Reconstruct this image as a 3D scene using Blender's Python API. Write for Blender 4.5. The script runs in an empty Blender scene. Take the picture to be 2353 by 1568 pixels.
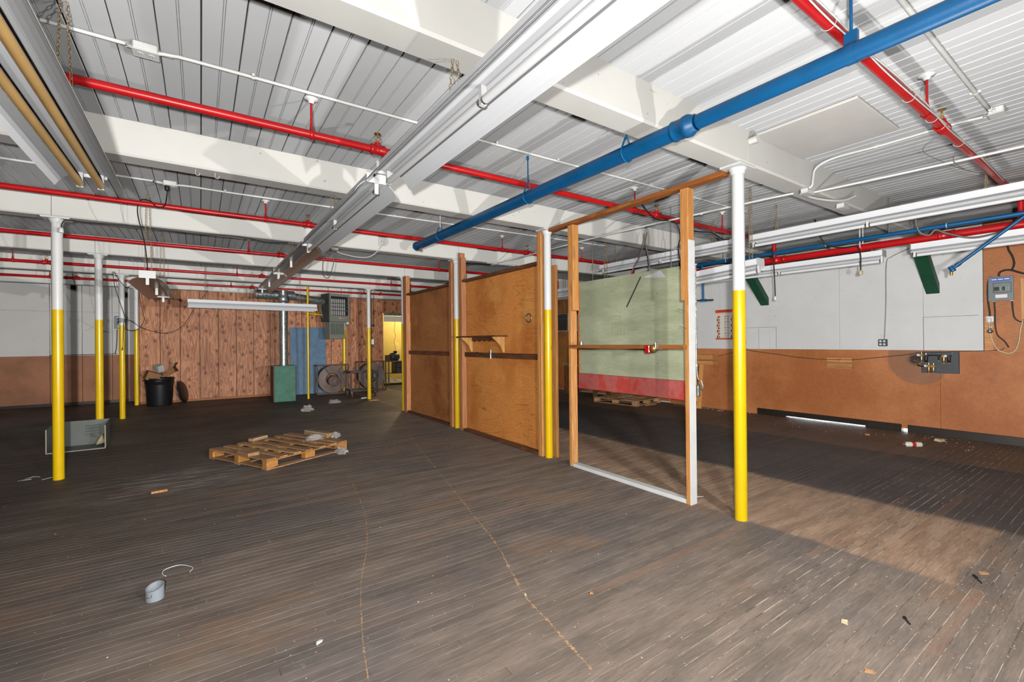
import bpy, math, random
from mathutils import Vector, Matrix, noise as mnoise
random.seed(11)
scn = bpy.context.scene
COL = scn.collection
PI = math.pi

# ------------------------------------------------------------------ camera
YAW, PITCH, ROLL = 0.6021, 0.0017, -0.0093
CAM = Vector((-3.5752, -1.9696, 1.4474))
cd = bpy.data.cameras.new('camera'); cam = bpy.data.objects.new('camera', cd); COL.objects.link(cam)
cd.sensor_fit = 'HORIZONTAL'; cd.sensor_width = 36.0; cd.lens = 36.0 * 1040.66 / 2353.0
cd.clip_start = 0.02; cd.clip_end = 200
_fw = Vector((math.sin(YAW) * math.cos(PITCH), math.cos(YAW) * math.cos(PITCH), math.sin(PITCH)))
_rt = Vector((math.cos(YAW), -math.sin(YAW), 0)); _up = _rt.cross(_fw)
_r = _rt * math.cos(ROLL) + _up * math.sin(ROLL); _u = -_rt * math.sin(ROLL) + _up * math.cos(ROLL)
cam.matrix_world = Matrix(((_r.x, _u.x, -_fw.x, CAM.x), (_r.y, _u.y, -_fw.y, CAM.y), (_r.z, _u.z, -_fw.z, CAM.z), (0, 0, 0, 1)))
scn.camera = cam

# ------------------------------------------------------------------ world: daylight outside the shut room
w = bpy.data.worlds.new('daylight'); scn.world = w; w.use_nodes = True
bg = w.node_tree.nodes['Background']; bg.inputs[0].default_value = (0.80, 0.92, 1.0, 1); bg.inputs[1].default_value = 14.0

# ------------------------------------------------------------------ exposure
vs = scn.view_settings
vs.view_transform = 'Standard'; vs.look = 'None'; vs.gamma = 1.0; vs.use_curve_mapping = False
vs.exposure = 0.0

# ------------------------------------------------------------------ photographer's hand flashes around the tripod
def flash(name, loc, power, color=(1, 0.985, 0.96), radius=0.03, kc=0.07):
    ld = bpy.data.lights.new(name, 'POINT'); ld.energy = 1.0; ld.shadow_soft_size = radius; ld.color = color
    ld.use_nodes = True; nt = ld.node_tree
    em = nt.nodes['Emission']
    fo = nt.nodes.new('ShaderNodeLightFalloff'); fo.inputs['Strength'].default_value = power; fo.inputs['Smooth'].default_value = 0.0
    ad = nt.nodes.new('ShaderNodeMath'); ad.operation = 'MULTIPLY_ADD'
    ad.inputs[1].default_value = kc
    nt.links.new(fo.outputs['Constant'], ad.inputs[0]); nt.links.new(fo.outputs['Linear'], ad.inputs[2])
    nt.links.new(ad.outputs[0], em.inputs['Strength'])
    o = bpy.data.objects.new(name, ld); COL.objects.link(o); o.location = loc
    return o
FP = 132.0
flash('flash_by_camera', (-3.75, -2.16, 1.50), FP * 0.80, kc=0.045)
flash('flash_held_right', (-2.45, -2.06, 1.50), FP * 0.32)
flash('flash_on_stand', (-0.80, -1.34, 1.50), FP * 0.20, kc=0.16)
scn.cycles.max_bounces = 5; scn.cycles.diffuse_bounces = 0; scn.cycles.glossy_bounces = 2; scn.cycles.caustics_reflective = False; scn.cycles.caustics_refractive = False

# ------------------------------------------------------------------ node helpers
def lin(c):
    c /= 255.0
    return c / 12.92 if c <= 0.04045 else ((c + 0.055) / 1.055) ** 2.4
def S(r, g, b): return (lin(r), lin(g), lin(b))
class NT:
    def __init__(s, name):
        s.m = bpy.data.materials.new(name); s.m.use_nodes = True; s.t = s.m.node_tree
        s.b = s.t.nodes['Principled BSDF']; s._pos = None
    def n(s, typ, **kw):
        nd = s.t.nodes.new('ShaderNode' + typ)
        for k, v in kw.items():
            if k.startswith('i_'):
                s.put(nd.inputs[k[2:].replace('_', ' ')], v)
            else: setattr(nd, k, v)
        return nd
    def put(s, inp, v):
        if isinstance(v, bpy.types.NodeSocket): s.t.links.new(v, inp)
        elif isinstance(v, bpy.types.Node): s.t.links.new(v.outputs[0], inp)
        elif isinstance(v, (tuple, list)) and len(v) == 3 and inp.type == 'RGBA': inp.default_value = (*v, 1)
        else: inp.default_value = v
    def math(s, op, a, b=0.0, c=None, clamp=False):
        nd = s.t.nodes.new('ShaderNodeMath'); nd.operation = op; nd.use_clamp = clamp
        s.put(nd.inputs[0], a); s.put(nd.inputs[1], b)
        if c is not None: s.put(nd.inputs[2], c)
        return nd.outputs[0]
    def pos(s):
        if s._pos is None: s._pos = s.n('NewGeometry').outputs['Position']
        return s._pos
    def xyz(s, v=None):
        return s.n('SeparateXYZ', i_Vector=v if v is not None else s.pos()).outputs
    def mapv(s, scale=(1, 1, 1), rot=(0, 0, 0), loc=(0, 0, 0), v=None):
        nd = s.t.nodes.new('ShaderNodeMapping')
        s.put(nd.inputs['Vector'], v if v is not None else s.pos())
        nd.inputs['Scale'].default_value = scale; nd.inputs['Rotation'].default_value = rot; nd.inputs['Location'].default_value = loc
        return nd.outputs[0]
    def noise(s, scale, detail=4, rough=0.55, v=None, dist=0.0):
        nd = s.n('TexNoise', i_Vector=v if v is not None else s.pos(), i_Scale=scale, i_Detail=detail, i_Roughness=rough, i_Distortion=dist)
        return nd.outputs['Fac']
    def ramp(s, f, lo, hi, a=0.0, b=1.0, smooth=True):
        nd = s.t.nodes.new('ShaderNodeMapRange'); nd.clamp = True
        if smooth: nd.interpolation_type = 'SMOOTHSTEP'
        s.put(nd.inputs[0], f); s.put(nd.inputs[1], lo); s.put(nd.inputs[2], hi); s.put(nd.inputs[3], a); s.put(nd.inputs[4], b)
        return nd.outputs[0]
    def mix(s, f, a, b, mode='MIX'):
        nd = s.t.nodes.new('ShaderNodeMix'); nd.data_type = 'RGBA'; nd.blend_type = mode; nd.clamp_factor = True
        s.put(nd.inputs[0], f); s.put(nd.inputs[6], a); s.put(nd.inputs[7], b)
        return nd.outputs[2]
    def scale_col(s, col, f):
        nd = s.t.nodes.new('ShaderNodeVectorMath'); nd.operation = 'SCALE'
        s.put(nd.inputs[0], col); s.put(nd.inputs['Scale'], f); return nd.outputs[0]
    def bump(s, h, strength=0.2, dist=0.01):
        nd = s.n('Bump', i_Strength=strength, i_Distance=dist, i_Height=h); s.put(s.b.inputs['Normal'], nd.outputs[0])
    def out(s, col, rough=0.5, metal=0.0, spec=None):
        s.put(s.b.inputs['Base Color'], col); s.put(s.b.inputs['Roughness'], rough); s.b.inputs['Metallic'].default_value = metal
        if spec is not None: s.b.inputs['Specular IOR Level'].default_value = spec
        return s.m

def paint(name, col, rough=0.45, var=0.10, scale=3.0, specks=0.0, speck_col=(0.03, 0.025, 0.02), metal=0.0, bump=0.0, spec=None):
    t = NT(name)
    f = t.noise(scale, 5, 0.6)
    c = t.scale_col(col, t.ramp(f, 0.25, 0.75, 1 - var, 1 + var))
    if specks > 0:
        s_ = t.noise(38, 2, 0.5); c = t.mix(t.ramp(s_, 0.70 - specks * 0.1, 0.74 - specks * 0.1), c, speck_col)
    if bump: t.bump(t.noise(scale * 14, 3), bump, 0.004)
    return t.out(c, rough, metal, spec)

def wood(name, col, dark, axis='Z', grain=1.0, rough=0.6, knots=0.5, contrast=1.0, stain=0.0, coord='POS'):
    """solid timber with grain along one world axis"""
    t = NT(name)
    v0 = t.pos() if coord == 'POS' else t.n('TexCoord').outputs['Object']
    sc = {'X': (0.35, 7, 7), 'Y': (7, 0.35, 7), 'Z': (7, 7, 0.35)}[axis]
    v = t.mapv(tuple(k * grain for k in sc), v=v0)
    f1 = t.noise(2.2, 4, 0.6, v, 0.6); f2 = t.noise(9, 3, 0.6, v)
    bands = t.math('FRACT', t.math('MULTIPLY', f1, 7.0))
    g = t.math('ADD', t.math('MULTIPLY', t.ramp(bands, 0.0, 1.0), 0.35), t.math('MULTIPLY', f2, 0.65))
    c = t.mix(t.ramp(g, 0.30 / contrast, 0.95), dark, col)
    rnd = t.n('ObjectInfo').outputs['Random']
    c = t.scale_col(c, t.ramp(rnd, 0, 1, 0.86, 1.12, False))
    if knots > 0:
        kv = t.mapv({'X': (1.0, 5, 5), 'Y': (5, 1.0, 5), 'Z': (5, 5, 1.0)}[axis], v=v0)
        vd = t.n('TexVoronoi', i_Vector=kv, i_Scale=1.15).outputs['Distance']
        c = t.mix(t.math('MULTIPLY', t.ramp(vd, 0.05, 0.14, 1, 0), knots), c, tuple(k * 0.35 for k in dark))
    if stain > 0:
        c = t.mix(t.ramp(t.noise(1.7, 4, 0.6, v0), 0.48, 0.70, 0, stain), c, tuple(k * 0.5 for k in dark))
    t.bump(f2, 0.12, 0.003)
    return t.out(c, rough)

def plywood(name, col, dark, line, axis='Y', rough=0.55, lines=0.5, stain=0.6, freq=1.0):
    """rotary-cut veneer: contour-like flame grain; axis is the grain direction"""
    t = NT(name)
    sc = {'X': (0.5, 2.6, 2.6), 'Y': (2.6, 0.5, 2.6), 'Z': (2.6, 2.6, 0.5)}[axis]
    v = t.mapv(tuple(k * freq for k in sc))
    f1 = t.noise(0.75, 2, 0.45, v, 1.6)
    wv = t.math('FRACT', t.math('MULTIPLY', f1, 15.0))
    ln = t.math('MULTIPLY', t.ramp(wv, 0.0, 0.13, 1, 0), t.math('MULTIPLY', t.ramp(t.noise(1.6, 2), 0.40, 0.62), lines))
    fine = t.noise(26, 3, 0.6, v)
    c = t.mix(t.ramp(fine, 0.1, 0.9), dark, col)
    c = t.mix(ln, c, line)
    st = t.noise(1.1, 5, 0.62)
    c = t.mix(t.ramp(st, 0.46, 0.72, 0, stain), c, (dark[0] * 0.62, dark[1] * 0.46, dark[2] * 0.34))
    st2 = t.noise(2.3, 4, 0.6, t.mapv((1, 1, 1), loc=(7, 3, 2)))
    c = t.mix(t.ramp(st2, 0.55, 0.75, 0, 0.45), c, tuple(min(1, k * 1.35) for k in col))
    nd = t.n('TexVoronoi', i_Vector=t.pos(), i_Scale=5.0).outputs['Distance']
    c = t.mix(t.ramp(nd, 0.035, 0.06, 0.7, 0), c, tuple(k * 0.4 for k in dark))
    t.bump(fine, 0.1, 0.002)
    return t.out(c, rough)

# ------------------------------------------------------------------ mesh builder
MW = {}
def world_matrix(o): return MW.get(o, Matrix.Identity(4))
class B:
    def __init__(s): s.v = []; s.f = []; s.sm = []
    def add(s, vs, fs, smooth=False):
        o = len(s.v); s.v += [tuple(p) for p in vs]
        for f in fs: s.f.append(tuple(i + o for i in f)); s.sm.append(smooth)
        return s
    def box(s, x0, x1, y0, y1, z0, z1, ch=0.0, M=None):
        if ch <= 0:
            vs = [(x0, y0, z0), (x1, y0, z0), (x1, y1, z0), (x0, y1, z0), (x0, y0, z1), (x1, y0, z1), (x1, y1, z1), (x0, y1, z1)]
            fs = [(0, 3, 2, 1), (4, 5, 6, 7), (0, 1, 5, 4), (1, 2, 6, 5), (2, 3, 7, 6), (3, 0, 4, 7)]
        else:
            c = min(ch, (x1 - x0) * .45, (y1 - y0) * .45, (z1 - z0) * .45); vs = []; fs = []
            X = (x0, x1); Y = (y0, y1); Z = (z0, z1); idx = {}
            for i in (0, 1):
                for j in (0, 1):
                    for k in (0, 1):
                        sx, sy, sz = (c if i == 0 else -c), (c if j == 0 else -c), (c if k == 0 else -c)
                        idx[i, j, k] = (len(vs), len(vs) + 1, len(vs) + 2)
                        vs += [(X[i], Y[j] + sy, Z[k] + sz), (X[i] + sx, Y[j], Z[k] + sz), (X[i] + sx, Y[j] + sy, Z[k])]
            for a in (0, 1):
                fs.append([idx[a, 0, 0][0], idx[a, 0, 1][0], idx[a, 1, 1][0], idx[a, 1, 0][0]] if a == 0 else [idx[a, 0, 0][0], idx[a, 1, 0][0], idx[a, 1, 1][0], idx[a, 0, 1][0]])
                fs.append([idx[0, a, 0][1], idx[1, a, 0][1], idx[1, a, 1][1], idx[0, a, 1][1]] if a == 0 else [idx[0, a, 0][1], idx[0, a, 1][1], idx[1, a, 1][1], idx[1, a, 0][1]])
                fs.append([idx[0, 0, a][2], idx[0, 1, a][2], idx[1, 1, a][2], idx[1, 0, a][2]] if a == 0 else [idx[0, 0, a][2], idx[1, 0, a][2], idx[1, 1, a][2], idx[0, 1, a][2]])
            for a in (0, 1):
                for b_ in (0, 1):
                    fs.append([idx[0, a, b_][1], idx[1, a, b_][1], idx[1, a, b_][2], idx[0, a, b_][2]])
                    fs.append([idx[a, 0, b_][0], idx[a, 1, b_][0], idx[a, 1, b_][2], idx[a, 0, b_][2]])
                    fs.append([idx[a, b_, 0][0], idx[a, b_, 1][0], idx[a, b_, 1][1], idx[a, b_, 0][1]])
            for key in idx: fs.append(list(idx[key]))
        if M is not None: vs = [M @ Vector(p) for p in vs]
        return s.add(vs, fs)
    def cyl(s, p0, p1, r, n=16, r1=None, cap=True):
        p0 = Vector(p0); p1 = Vector(p1); d = (p1 - p0).normalized()
        a = d.orthogonal().normalized(); b = d.cross(a); r1 = r if r1 is None else r1
        vs = []
        for k in range(n):
            t = 2 * PI * k / n; q = a * math.cos(t) + b * math.sin(t); vs += [p0 + q * r, p1 + q * r1]
        s.add(vs, [(2 * k, 2 * ((k + 1) % n), 2 * ((k + 1) % n) + 1, 2 * k + 1) for k in range(n)], True)
        if cap:
            s.add([vs[2 * k] for k in range(n)], [tuple(range(n - 1, -1, -1))]); s.add([vs[2 * k + 1] for k in range(n)], [tuple(range(n))])
        return s
    def tube(s, pts, r, n=8, cap=True):
        P = [Vector(p) for p in pts]; rings = []; a = None
        rr = r if isinstance(r, (list, tuple)) else [r] * len(P)
        for i, p in enumerate(P):
            d = (P[min(i + 1, len(P) - 1)] - P[max(i - 1, 0)]).normalized()
            if a is None: a = d.orthogonal().normalized()
            a = (a - d * a.dot(d))
            a = a.normalized() if a.length > 1e-6 else d.orthogonal().normalized()
            b = d.cross(a); rings.append([p + (a * math.cos(2 * PI * k / n) + b * math.sin(2 * PI * k / n)) * rr[i] for k in range(n)])
        vs = [q for rg in rings for q in rg]; fs = []
        for i in range(len(P) - 1):
            for k in range(n):
                k2 = (k + 1) % n; fs.append((i * n + k, i * n + k2, (i + 1) * n + k2, (i + 1) * n + k))
        s.add(vs, fs, True)
        if cap: s.add(rings[0], [tuple(range(n - 1, -1, -1))]); s.add(rings[-1], [tuple(range(n))])
        return s
    def lathe(s, prof, c, axis=(0, 0, 1), n=24, cap=False):
        d = Vector(axis).normalized(); a = d.orthogonal().normalized(); b = d.cross(a); c = Vector(c); vs = []; fs = []
        for (r, h) in prof:
            for k in range(n):
                t = 2 * PI * k / n; vs.append(c + d * h + (a * math.cos(t) + b * math.sin(t)) * r)
        m = len(prof)
        for i in range(m - 1):
            for k in range(n):
                k2 = (k + 1) % n; fs.append((i * n + k, i * n + k2, (i + 1) * n + k2, (i + 1) * n + k))
        s.add(vs, fs, True)
        if cap: s.add(vs[:n], [tuple(range(n - 1, -1, -1))]); s.add(vs[-n:], [tuple(range(n))])
        return s
    def prism(s, poly, f, d0, d1):
        """poly: list of (a,b); f(a,b,d)->xyz; extruded d0..d1"""
        n = len(poly); v0 = [f(a, b, d0) for a, b in poly]; v1 = [f(a, b, d1) for a, b in poly]
        fs = [(k, (k + 1) % n, n + (k + 1) % n, n + k) for k in range(n)] + [tuple(range(n - 1, -1, -1)), tuple(range(n, 2 * n))]
        return s.add(v0 + v1, fs)
    def ring(s, c, axis, R, r, n=20, m=8, stretch=None):
        d = Vector(axis).normalized(); a = d.orthogonal().normalized(); b = d.cross(a); c = Vector(c); vs = []; fs = []
        for i in range(n):
            t = 2 * PI * i / n; q = a * math.cos(t) + b * math.sin(t)
            for j in range(m):
                p = 2 * PI * j / m; vs.append(c + q * (R + r * math.cos(p)) + d * (r * math.sin(p)))
        for i in range(n):
            for j in range(m): fs.append((i * m + j, ((i + 1) % n) * m + j, ((i + 1) % n) * m + (j + 1) % m, i * m + (j + 1) % m))
        return s.add(vs, fs, True)
    def xf(s, M, start=0):
        s.v = s.v[:start] + [tuple(M @ Vector(p)) for p in s.v[start:]]; return s
    def mesh(s, name, mat, inv=None):
        me = bpy.data.meshes.new(name); vs = s.v if inv is None else [tuple(inv @ Vector(p)) for p in s.v]
        me.from_pydata(vs, [], s.f); me.polygons.foreach_set('use_smooth', s.sm); me.materials.append(mat); me.update()
        return me
    def build(s, name, mat, parent=None, local=False):
        inv = None
        if parent is not None and not local: inv = world_matrix(parent).inverted()
        o = bpy.data.objects.new(name, s.mesh(name, mat, inv)); COL.objects.link(o)
        if parent is not None: o.parent = parent; MW[o] = world_matrix(parent)
        return o
def thing(name, label, cat, loc=(0, 0, 0), rz=0.0, group=None):
    o = bpy.data.objects.new(name, None); COL.objects.link(o); o.empty_display_size = 0.1
    o.location = loc; o.rotation_euler = (0, 0, rz); MW[o] = Matrix.Translation(Vector(loc)) @ Matrix.Rotation(rz, 4, 'Z')
    o['label'] = label; o['category'] = cat
    if group: o['group'] = group
    return o
def tag(o, label, cat, group=None):
    o['label'] = label; o['category'] = cat
    if group: o['group'] = group
    return o
def struct(o, label=None):
    o['kind'] = 'structure'
    if label: o['label'] = label
    return o
def smooth_path(pts, n=6):
    P = [Vector(p) for p in pts]; out = []
    for i in range(len(P) - 1):
        a = P[max(i - 1, 0)]; b = P[i]; c = P[i + 1]; d = P[min(i + 2, len(P) - 1)]
        for k in range(n):
            t = k / n
            out.append(0.5 * ((2 * b) + (c - a) * t + (2 * a - 5 * b + 4 * c - d) * t * t + (3 * b - a - 3 * c + d) * t ** 3))
    out.append(P[-1]); return out
def one(name, b, mat, label, cat, group=None): return tag(b.build(name, mat), label, cat, group)
# ------------------------------------------------------------------ materials
def mat_floor():
    t = NT('worn_strip_floor'); x, y, z = t.xyz()
    streak = t.noise(1.0, 5, 0.62, t.mapv((1.6, 9, 1)))
    fine = t.noise(1.0, 4, 0.7, t.mapv((9, 90, 1)))
    patch = t.noise(0.8, 5, 0.6)
    patch2 = t.noise(1.3, 5, 0.62, t.mapv((0.7, 1.3, 1), loc=(5, 9, 0)))
    base = t.mix(t.ramp(streak, 0.34, 0.66), S(122, 110, 101), S(146, 131, 120))
    base = t.mix(t.ramp(patch, 0.46, 0.66, 0, 0.55), base, S(104, 100, 100))
    base = t.mix(t.ramp(patch2, 0.54, 0.70, 0, 0.55), base, S(152, 122, 98))
    # floor colour goes darker towards the far and left part of the hall
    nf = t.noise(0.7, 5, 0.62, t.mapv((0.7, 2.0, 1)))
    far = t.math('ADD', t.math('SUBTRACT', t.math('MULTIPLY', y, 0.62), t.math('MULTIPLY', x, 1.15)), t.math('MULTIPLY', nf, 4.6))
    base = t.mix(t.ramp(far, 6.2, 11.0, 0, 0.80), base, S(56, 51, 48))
    # cleaner strip where benches stood, black traffic lane, brown strip along the wall
    nb = t.math('MULTIPLY', t.math('SUBTRACT', t.noise(2.6, 5, 0.65), 0.5), 0.16)
    xw = t.math('ADD', x, nb)
    lane = t.math('MULTIPLY', t.ramp(xw, 1.28, 1.42), t.ramp(xw, 3.66, 3.54))
    red = t.math('MULTIPLY', t.math('MULTIPLY', t.ramp(xw, -0.01, 0.07), t.ramp(xw, 1.42, 1.28)), t.ramp(t.math('ADD', y, nb), -1.27, -1.20))
    redc = t.mix(t.ramp(streak, 0.34, 0.66), S(162, 132, 110), S(196, 164, 138))
    base = t.mix(t.math('MULTIPLY', red, 0.9), base, redc)
    base = t.mix(t.math('MULTIPLY', lane, 0.86), base, S(74, 70, 69))
    base = t.mix(t.math('MULTIPLY', t.ramp(xw, 3.54, 3.70), 0.85), base, S(116, 94, 78))
    base = t.scale_col(base, t.ramp(fine, 0.25, 0.75, 0.80, 1.18))
    tone = t.n('Attribute', attribute_name='tone').outputs['Fac']
    base = t.scale_col(base, t.ramp(tone, 0, 1, 0.90, 1.08, False))
    base = t.mix(t.ramp(tone, 0.965, 0.985, 0, 0.22), base, S(160, 112, 82))
    sc2 = t.noise(1.0, 5, 0.75, t.mapv((14, 5, 1), rot=(0, 0, 0.6), loc=(2, 8, 0)))
    base = t.mix(t.ramp(sc2, 0.62, 0.72, 0, 0.35), base, S(188, 174, 158))
    scuff = t.noise(1.0, 4, 0.72, t.mapv((3.0, 22, 1), loc=(3, 1, 0)))
    base = t.mix(t.ramp(scuff, 0.64, 0.78, 0, 0.55), base, S(186, 180, 172))
    wv = t.n('VectorMath', operation='DISTANCE'); t.put(wv.inputs[0], t.mapv((0.75, 1.0, 1))); wv.inputs[1].default_value = (-2.85, 4.05, 0)
    worn = t.math('MULTIPLY', t.ramp(wv.outputs['Value'], 0.25, 0.85, 1, 0), t.ramp(t.noise(1.0, 5, 0.7, t.mapv((2.4, 16, 1), loc=(6, 3, 0))), 0.44, 0.62))
    base = t.mix(t.math('MULTIPLY', worn, 0.7), base, S(172, 166, 160))
    blot = t.noise(3.1, 4, 0.6, t.mapv((1, 2.4, 1), loc=(1, 7, 0)))
    base = t.mix(t.ramp(blot, 0.66, 0.74, 0, 0.5), base, S(70, 64, 60))
    chip = t.noise(60, 1, 0.4)
    base = t.mix(t.ramp(chip, 0.75, 0.79, 0, 0.8), base, S(220, 206, 188))
    t.bump(t.math('ADD', fine, streak), 0.12, 0.002)
    return t.out(base, t.ramp(patch, 0.3, 0.7, 0.52, 0.68), spec=0.3)
def mat_two_tone(name, up, low, zc, blotch=0.25):
    t = NT(name); x, y, z = t.xyz()
    n = t.noise(1.4, 5, 0.6); n2 = t.noise(22, 3, 0.6)
    lo = t.scale_col(low, t.ramp(n, 0.3, 0.7, 1 - blotch, 1 + blotch)); lo = t.scale_col(lo, t.ramp(n2, 0.2, 0.8, 0.93, 1.07))
    u = t.scale_col(up, t.ramp(n, 0.3, 0.7, 0.96, 1.04))
    u = t.mix(t.ramp(t.noise(30, 1, 0.3), 0.80, 0.82, 0, 0.6), u, S(110, 100, 94))
    return t.out(t.mix(t.ramp(z, zc - 0.003, zc + 0.003), lo, u), 0.6)
def mat_back_boards():
    t = NT('knotty_plywood_siding'); x, y, z = t.xyz()
    v = t.mapv((3.4, 1, 0.55)); f = t.noise(1.5, 3, 0.5, v, 1.2)
    rings = t.math('FRACT', t.math('MULTIPLY', f, 9.0)); fine = t.noise(1, 3, 0.6, t.mapv((60, 1, 3)))
    c = t.mix(t.ramp(rings, 0.05, 0.9), S(166, 104, 70), S(214, 150, 108))
    c = t.scale_col(c, t.ramp(fine, 0.3, 0.7, 0.88, 1.1))
    c = t.mix(t.ramp(t.noise(1.3, 4, 0.6), 0.45, 0.7, 0, 0.45), c, S(156, 94, 62))
    cv = t.n('CombineXYZ', i_X=x, i_Y=t.math('MULTIPLY', z, 0.75), i_Z=0.0)
    vo = t.n('TexVoronoi', voronoi_dimensions='2D', i_Vector=cv.outputs[0], i_Scale=5.0, i_Randomness=0.95)
    d = vo.outputs['Distance']; pick = t.n('SeparateXYZ', i_Vector=vo.outputs['Color']).outputs[0]
    ok = t.ramp(pick, 0.42, 0.46)
    c = t.mix(t.math('MULTIPLY', t.ramp(d, 0.08, 0.32, 0.6, 0), ok), c, S(116, 62, 40))
    c = t.mix(t.math('MULTIPLY', t.ramp(d, 0.05, 0.11, 0.8, 0), ok), c, S(66, 36, 26))
    rnd = t.n('ObjectInfo').outputs['Random']; c = t.scale_col(c, t.ramp(rnd, 0, 1, 0.9, 1.1, False))
    t.bump(fine, 0.15, 0.003)
    return t.out(c, 0.6)
def mat_stained_panel():
    """brown hardboard with the round shadowy dirt halo and oil stains"""
    t = NT('brown_hardboard'); x, y, z = t.xyz()
    n = t.noise(0.9, 5, 0.6); n2 = t.noise(26, 3, 0.6)
    c = t.mix(t.ramp(n, 0.34, 0.66), S(166, 98, 50), S(196, 126, 76))
    c = t.scale_col(c, t.ramp(n2, 0.2, 0.8, 0.9, 1.1))
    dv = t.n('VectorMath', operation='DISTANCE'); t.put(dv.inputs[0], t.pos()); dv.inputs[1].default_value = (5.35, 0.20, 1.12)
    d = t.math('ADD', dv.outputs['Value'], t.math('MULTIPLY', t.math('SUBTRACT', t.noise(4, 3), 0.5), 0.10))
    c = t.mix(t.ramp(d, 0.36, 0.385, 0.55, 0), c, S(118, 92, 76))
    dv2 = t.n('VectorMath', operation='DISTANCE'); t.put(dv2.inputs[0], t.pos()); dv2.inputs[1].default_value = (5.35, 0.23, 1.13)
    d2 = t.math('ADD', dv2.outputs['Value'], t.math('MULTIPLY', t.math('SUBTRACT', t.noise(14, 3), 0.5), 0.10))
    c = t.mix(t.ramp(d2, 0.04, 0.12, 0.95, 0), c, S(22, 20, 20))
    c = t.mix(t.ramp(t.noise(1.8, 4, 0.6, t.mapv((1, 1, 1), loc=(4, 4, 4))), 0.6, 0.75, 0, 0.5), c, S(132, 78, 42))
    return t.out(c, 0.62)

m_floor = mat_floor()
_t = NT('dust_in_gaps'); _n = _t.noise(5.0, 5, 0.7); m_dust = _t.out(_t.mix(_t.ramp(_n, 0.40, 0.60), S(92, 82, 74), S(206, 192, 172)), 0.9)
m_white = paint('white_ceiling_paint', S(232, 233, 235), 0.5, 0.03, 1.2, specks=0.0)
m_beam = NT('beam_white_paint')
_n = m_beam.noise(1.4, 5, 0.6); _c = m_beam.scale_col(S(232, 230, 224), m_beam.ramp(_n, 0.3, 0.7, 0.95, 1.03))
_k = m_beam.noise(1.0, 3, 0.7, m_beam.mapv((1.4, 26, 26))); _c = m_beam.mix(m_beam.ramp(_k, 0.72, 0.76, 0, 0.55), _c, S(120, 112, 104))
_c = m_beam.mix(m_beam.ramp(m_beam.noise(30, 1, 0.3), 0.79, 0.81, 0, 0.6), _c, S(120, 108, 96)); m_beam = m_beam.out(_c, 0.5)
m_void = paint('dark_gap', S(38, 36, 35), 0.9, 0.1)
m_polew = paint('pole_white_enamel', S(236, 236, 234), 0.32, 0.03, 4)
m_poley = paint('pole_yellow_enamel', S(244, 200, 20), 0.26, 0.05, 5)
m_red = paint('red_pipe_paint', S(194, 23, 27), 0.32, 0.10, 6)
m_blue = paint('blue_pipe_paint', S(4, 90, 142), 0.42, 0.12, 7, specks=-0.35, bump=0.08)
m_steel = paint('dull_steel', S(150, 148, 142), 0.35, 0.12, 9, metal=0.8)
m_brass = paint('brass_fitting', S(190, 150, 84), 0.3, 0.12, 9, metal=0.8)
m_chain = paint('chain_brassy_zinc', S(186, 164, 128), 0.38, 0.15, 30, metal=0.75)
m_black = paint('black_rubber', S(26, 26, 28), 0.5, 0.12, 12)
m_cond = paint('conduit_white_paint', S(232, 232, 228), 0.4, 0.05, 6)
m_enamel = paint('fixture_white_enamel', S(244, 245, 248), 0.5, 0.02, 3)
m_tubew = paint('fluorescent_tube_glass', S(240, 241, 242), 0.18, 0.02, 3)
m_tubea = paint('amber_stained_tube', S(212, 170, 110), 0.22, 0.10, 4)
m_stud = wood('stud_pine', S(238, 174, 104), S(206, 138, 74), 'Z', 1.0, knots=0.5)
m_studY = wood('rail_pine', S(208, 134, 68), S(158, 92, 42), 'Y', 1.0, knots=0.5)
m_studpink = wood('stud_fir', S(224, 160, 112), S(190, 122, 78), 'Z', 1.1, knots=0.6)
m_plateD = wood('dirty_sill_timber', S(150, 96, 58), S(92, 58, 38), 'Y', 1.0, stain=0.6)
m_ply1 = plywood('warm_plywood', S(252, 170, 92), S(232, 144, 70), S(136, 70, 30), 'Y', stain=0.6, lines=0.75)
m_ply2 = plywood('dark_stained_plywood', S(218, 146, 88), S(184, 116, 64), S(110, 62, 30), 'Y', stain=0.8, lines=0.4)
m_plyR = plywood('backboard_plywood', S(196, 122, 62), S(158, 92, 42), S(110, 58, 26), 'Y', stain=0.4, lines=0.35, freq=1.4)
m_back = mat_back_boards()
m_twoL = mat_two_tone('two_tone_wall_paint', S(205, 203, 200), S(146, 96, 66), 1.21)
m_rwhite = mat_two_tone('white_wallboard', S(222, 221, 220), S(222, 221, 220), 0.0)
m_rbrown = mat_stained_panel()
m_bblk = paint('black_vinyl_base', S(42, 36, 32), 0.35, 0.2, 3)
m_yroom = paint('yellow_wall_paint', S(238, 204, 112), 0.6, 0.04, 1)
m_plain = paint('plain_white_wall', S(214, 213, 210), 0.6, 0.04, 1)
m_galv = NT('galvanised_duct')
_v = m_galv.n('TexVoronoi', i_Vector=m_galv.pos(), i_Scale=42.0)
_c = m_galv.mix(m_galv.n('SeparateXYZ', i_Vector=_v.outputs['Color']).outputs[0], S(120, 128, 128), S(196, 204, 204)); m_galv = m_galv.out(_c, 0.36, 0.75)
m_dkplate = paint('charcoal_board', S(62, 66, 72), 0.5, 0.08, 5)
m_grass = paint('sunlit_ground_outside', S(170, 200, 120), 0.9, 0.3, 6)

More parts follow.
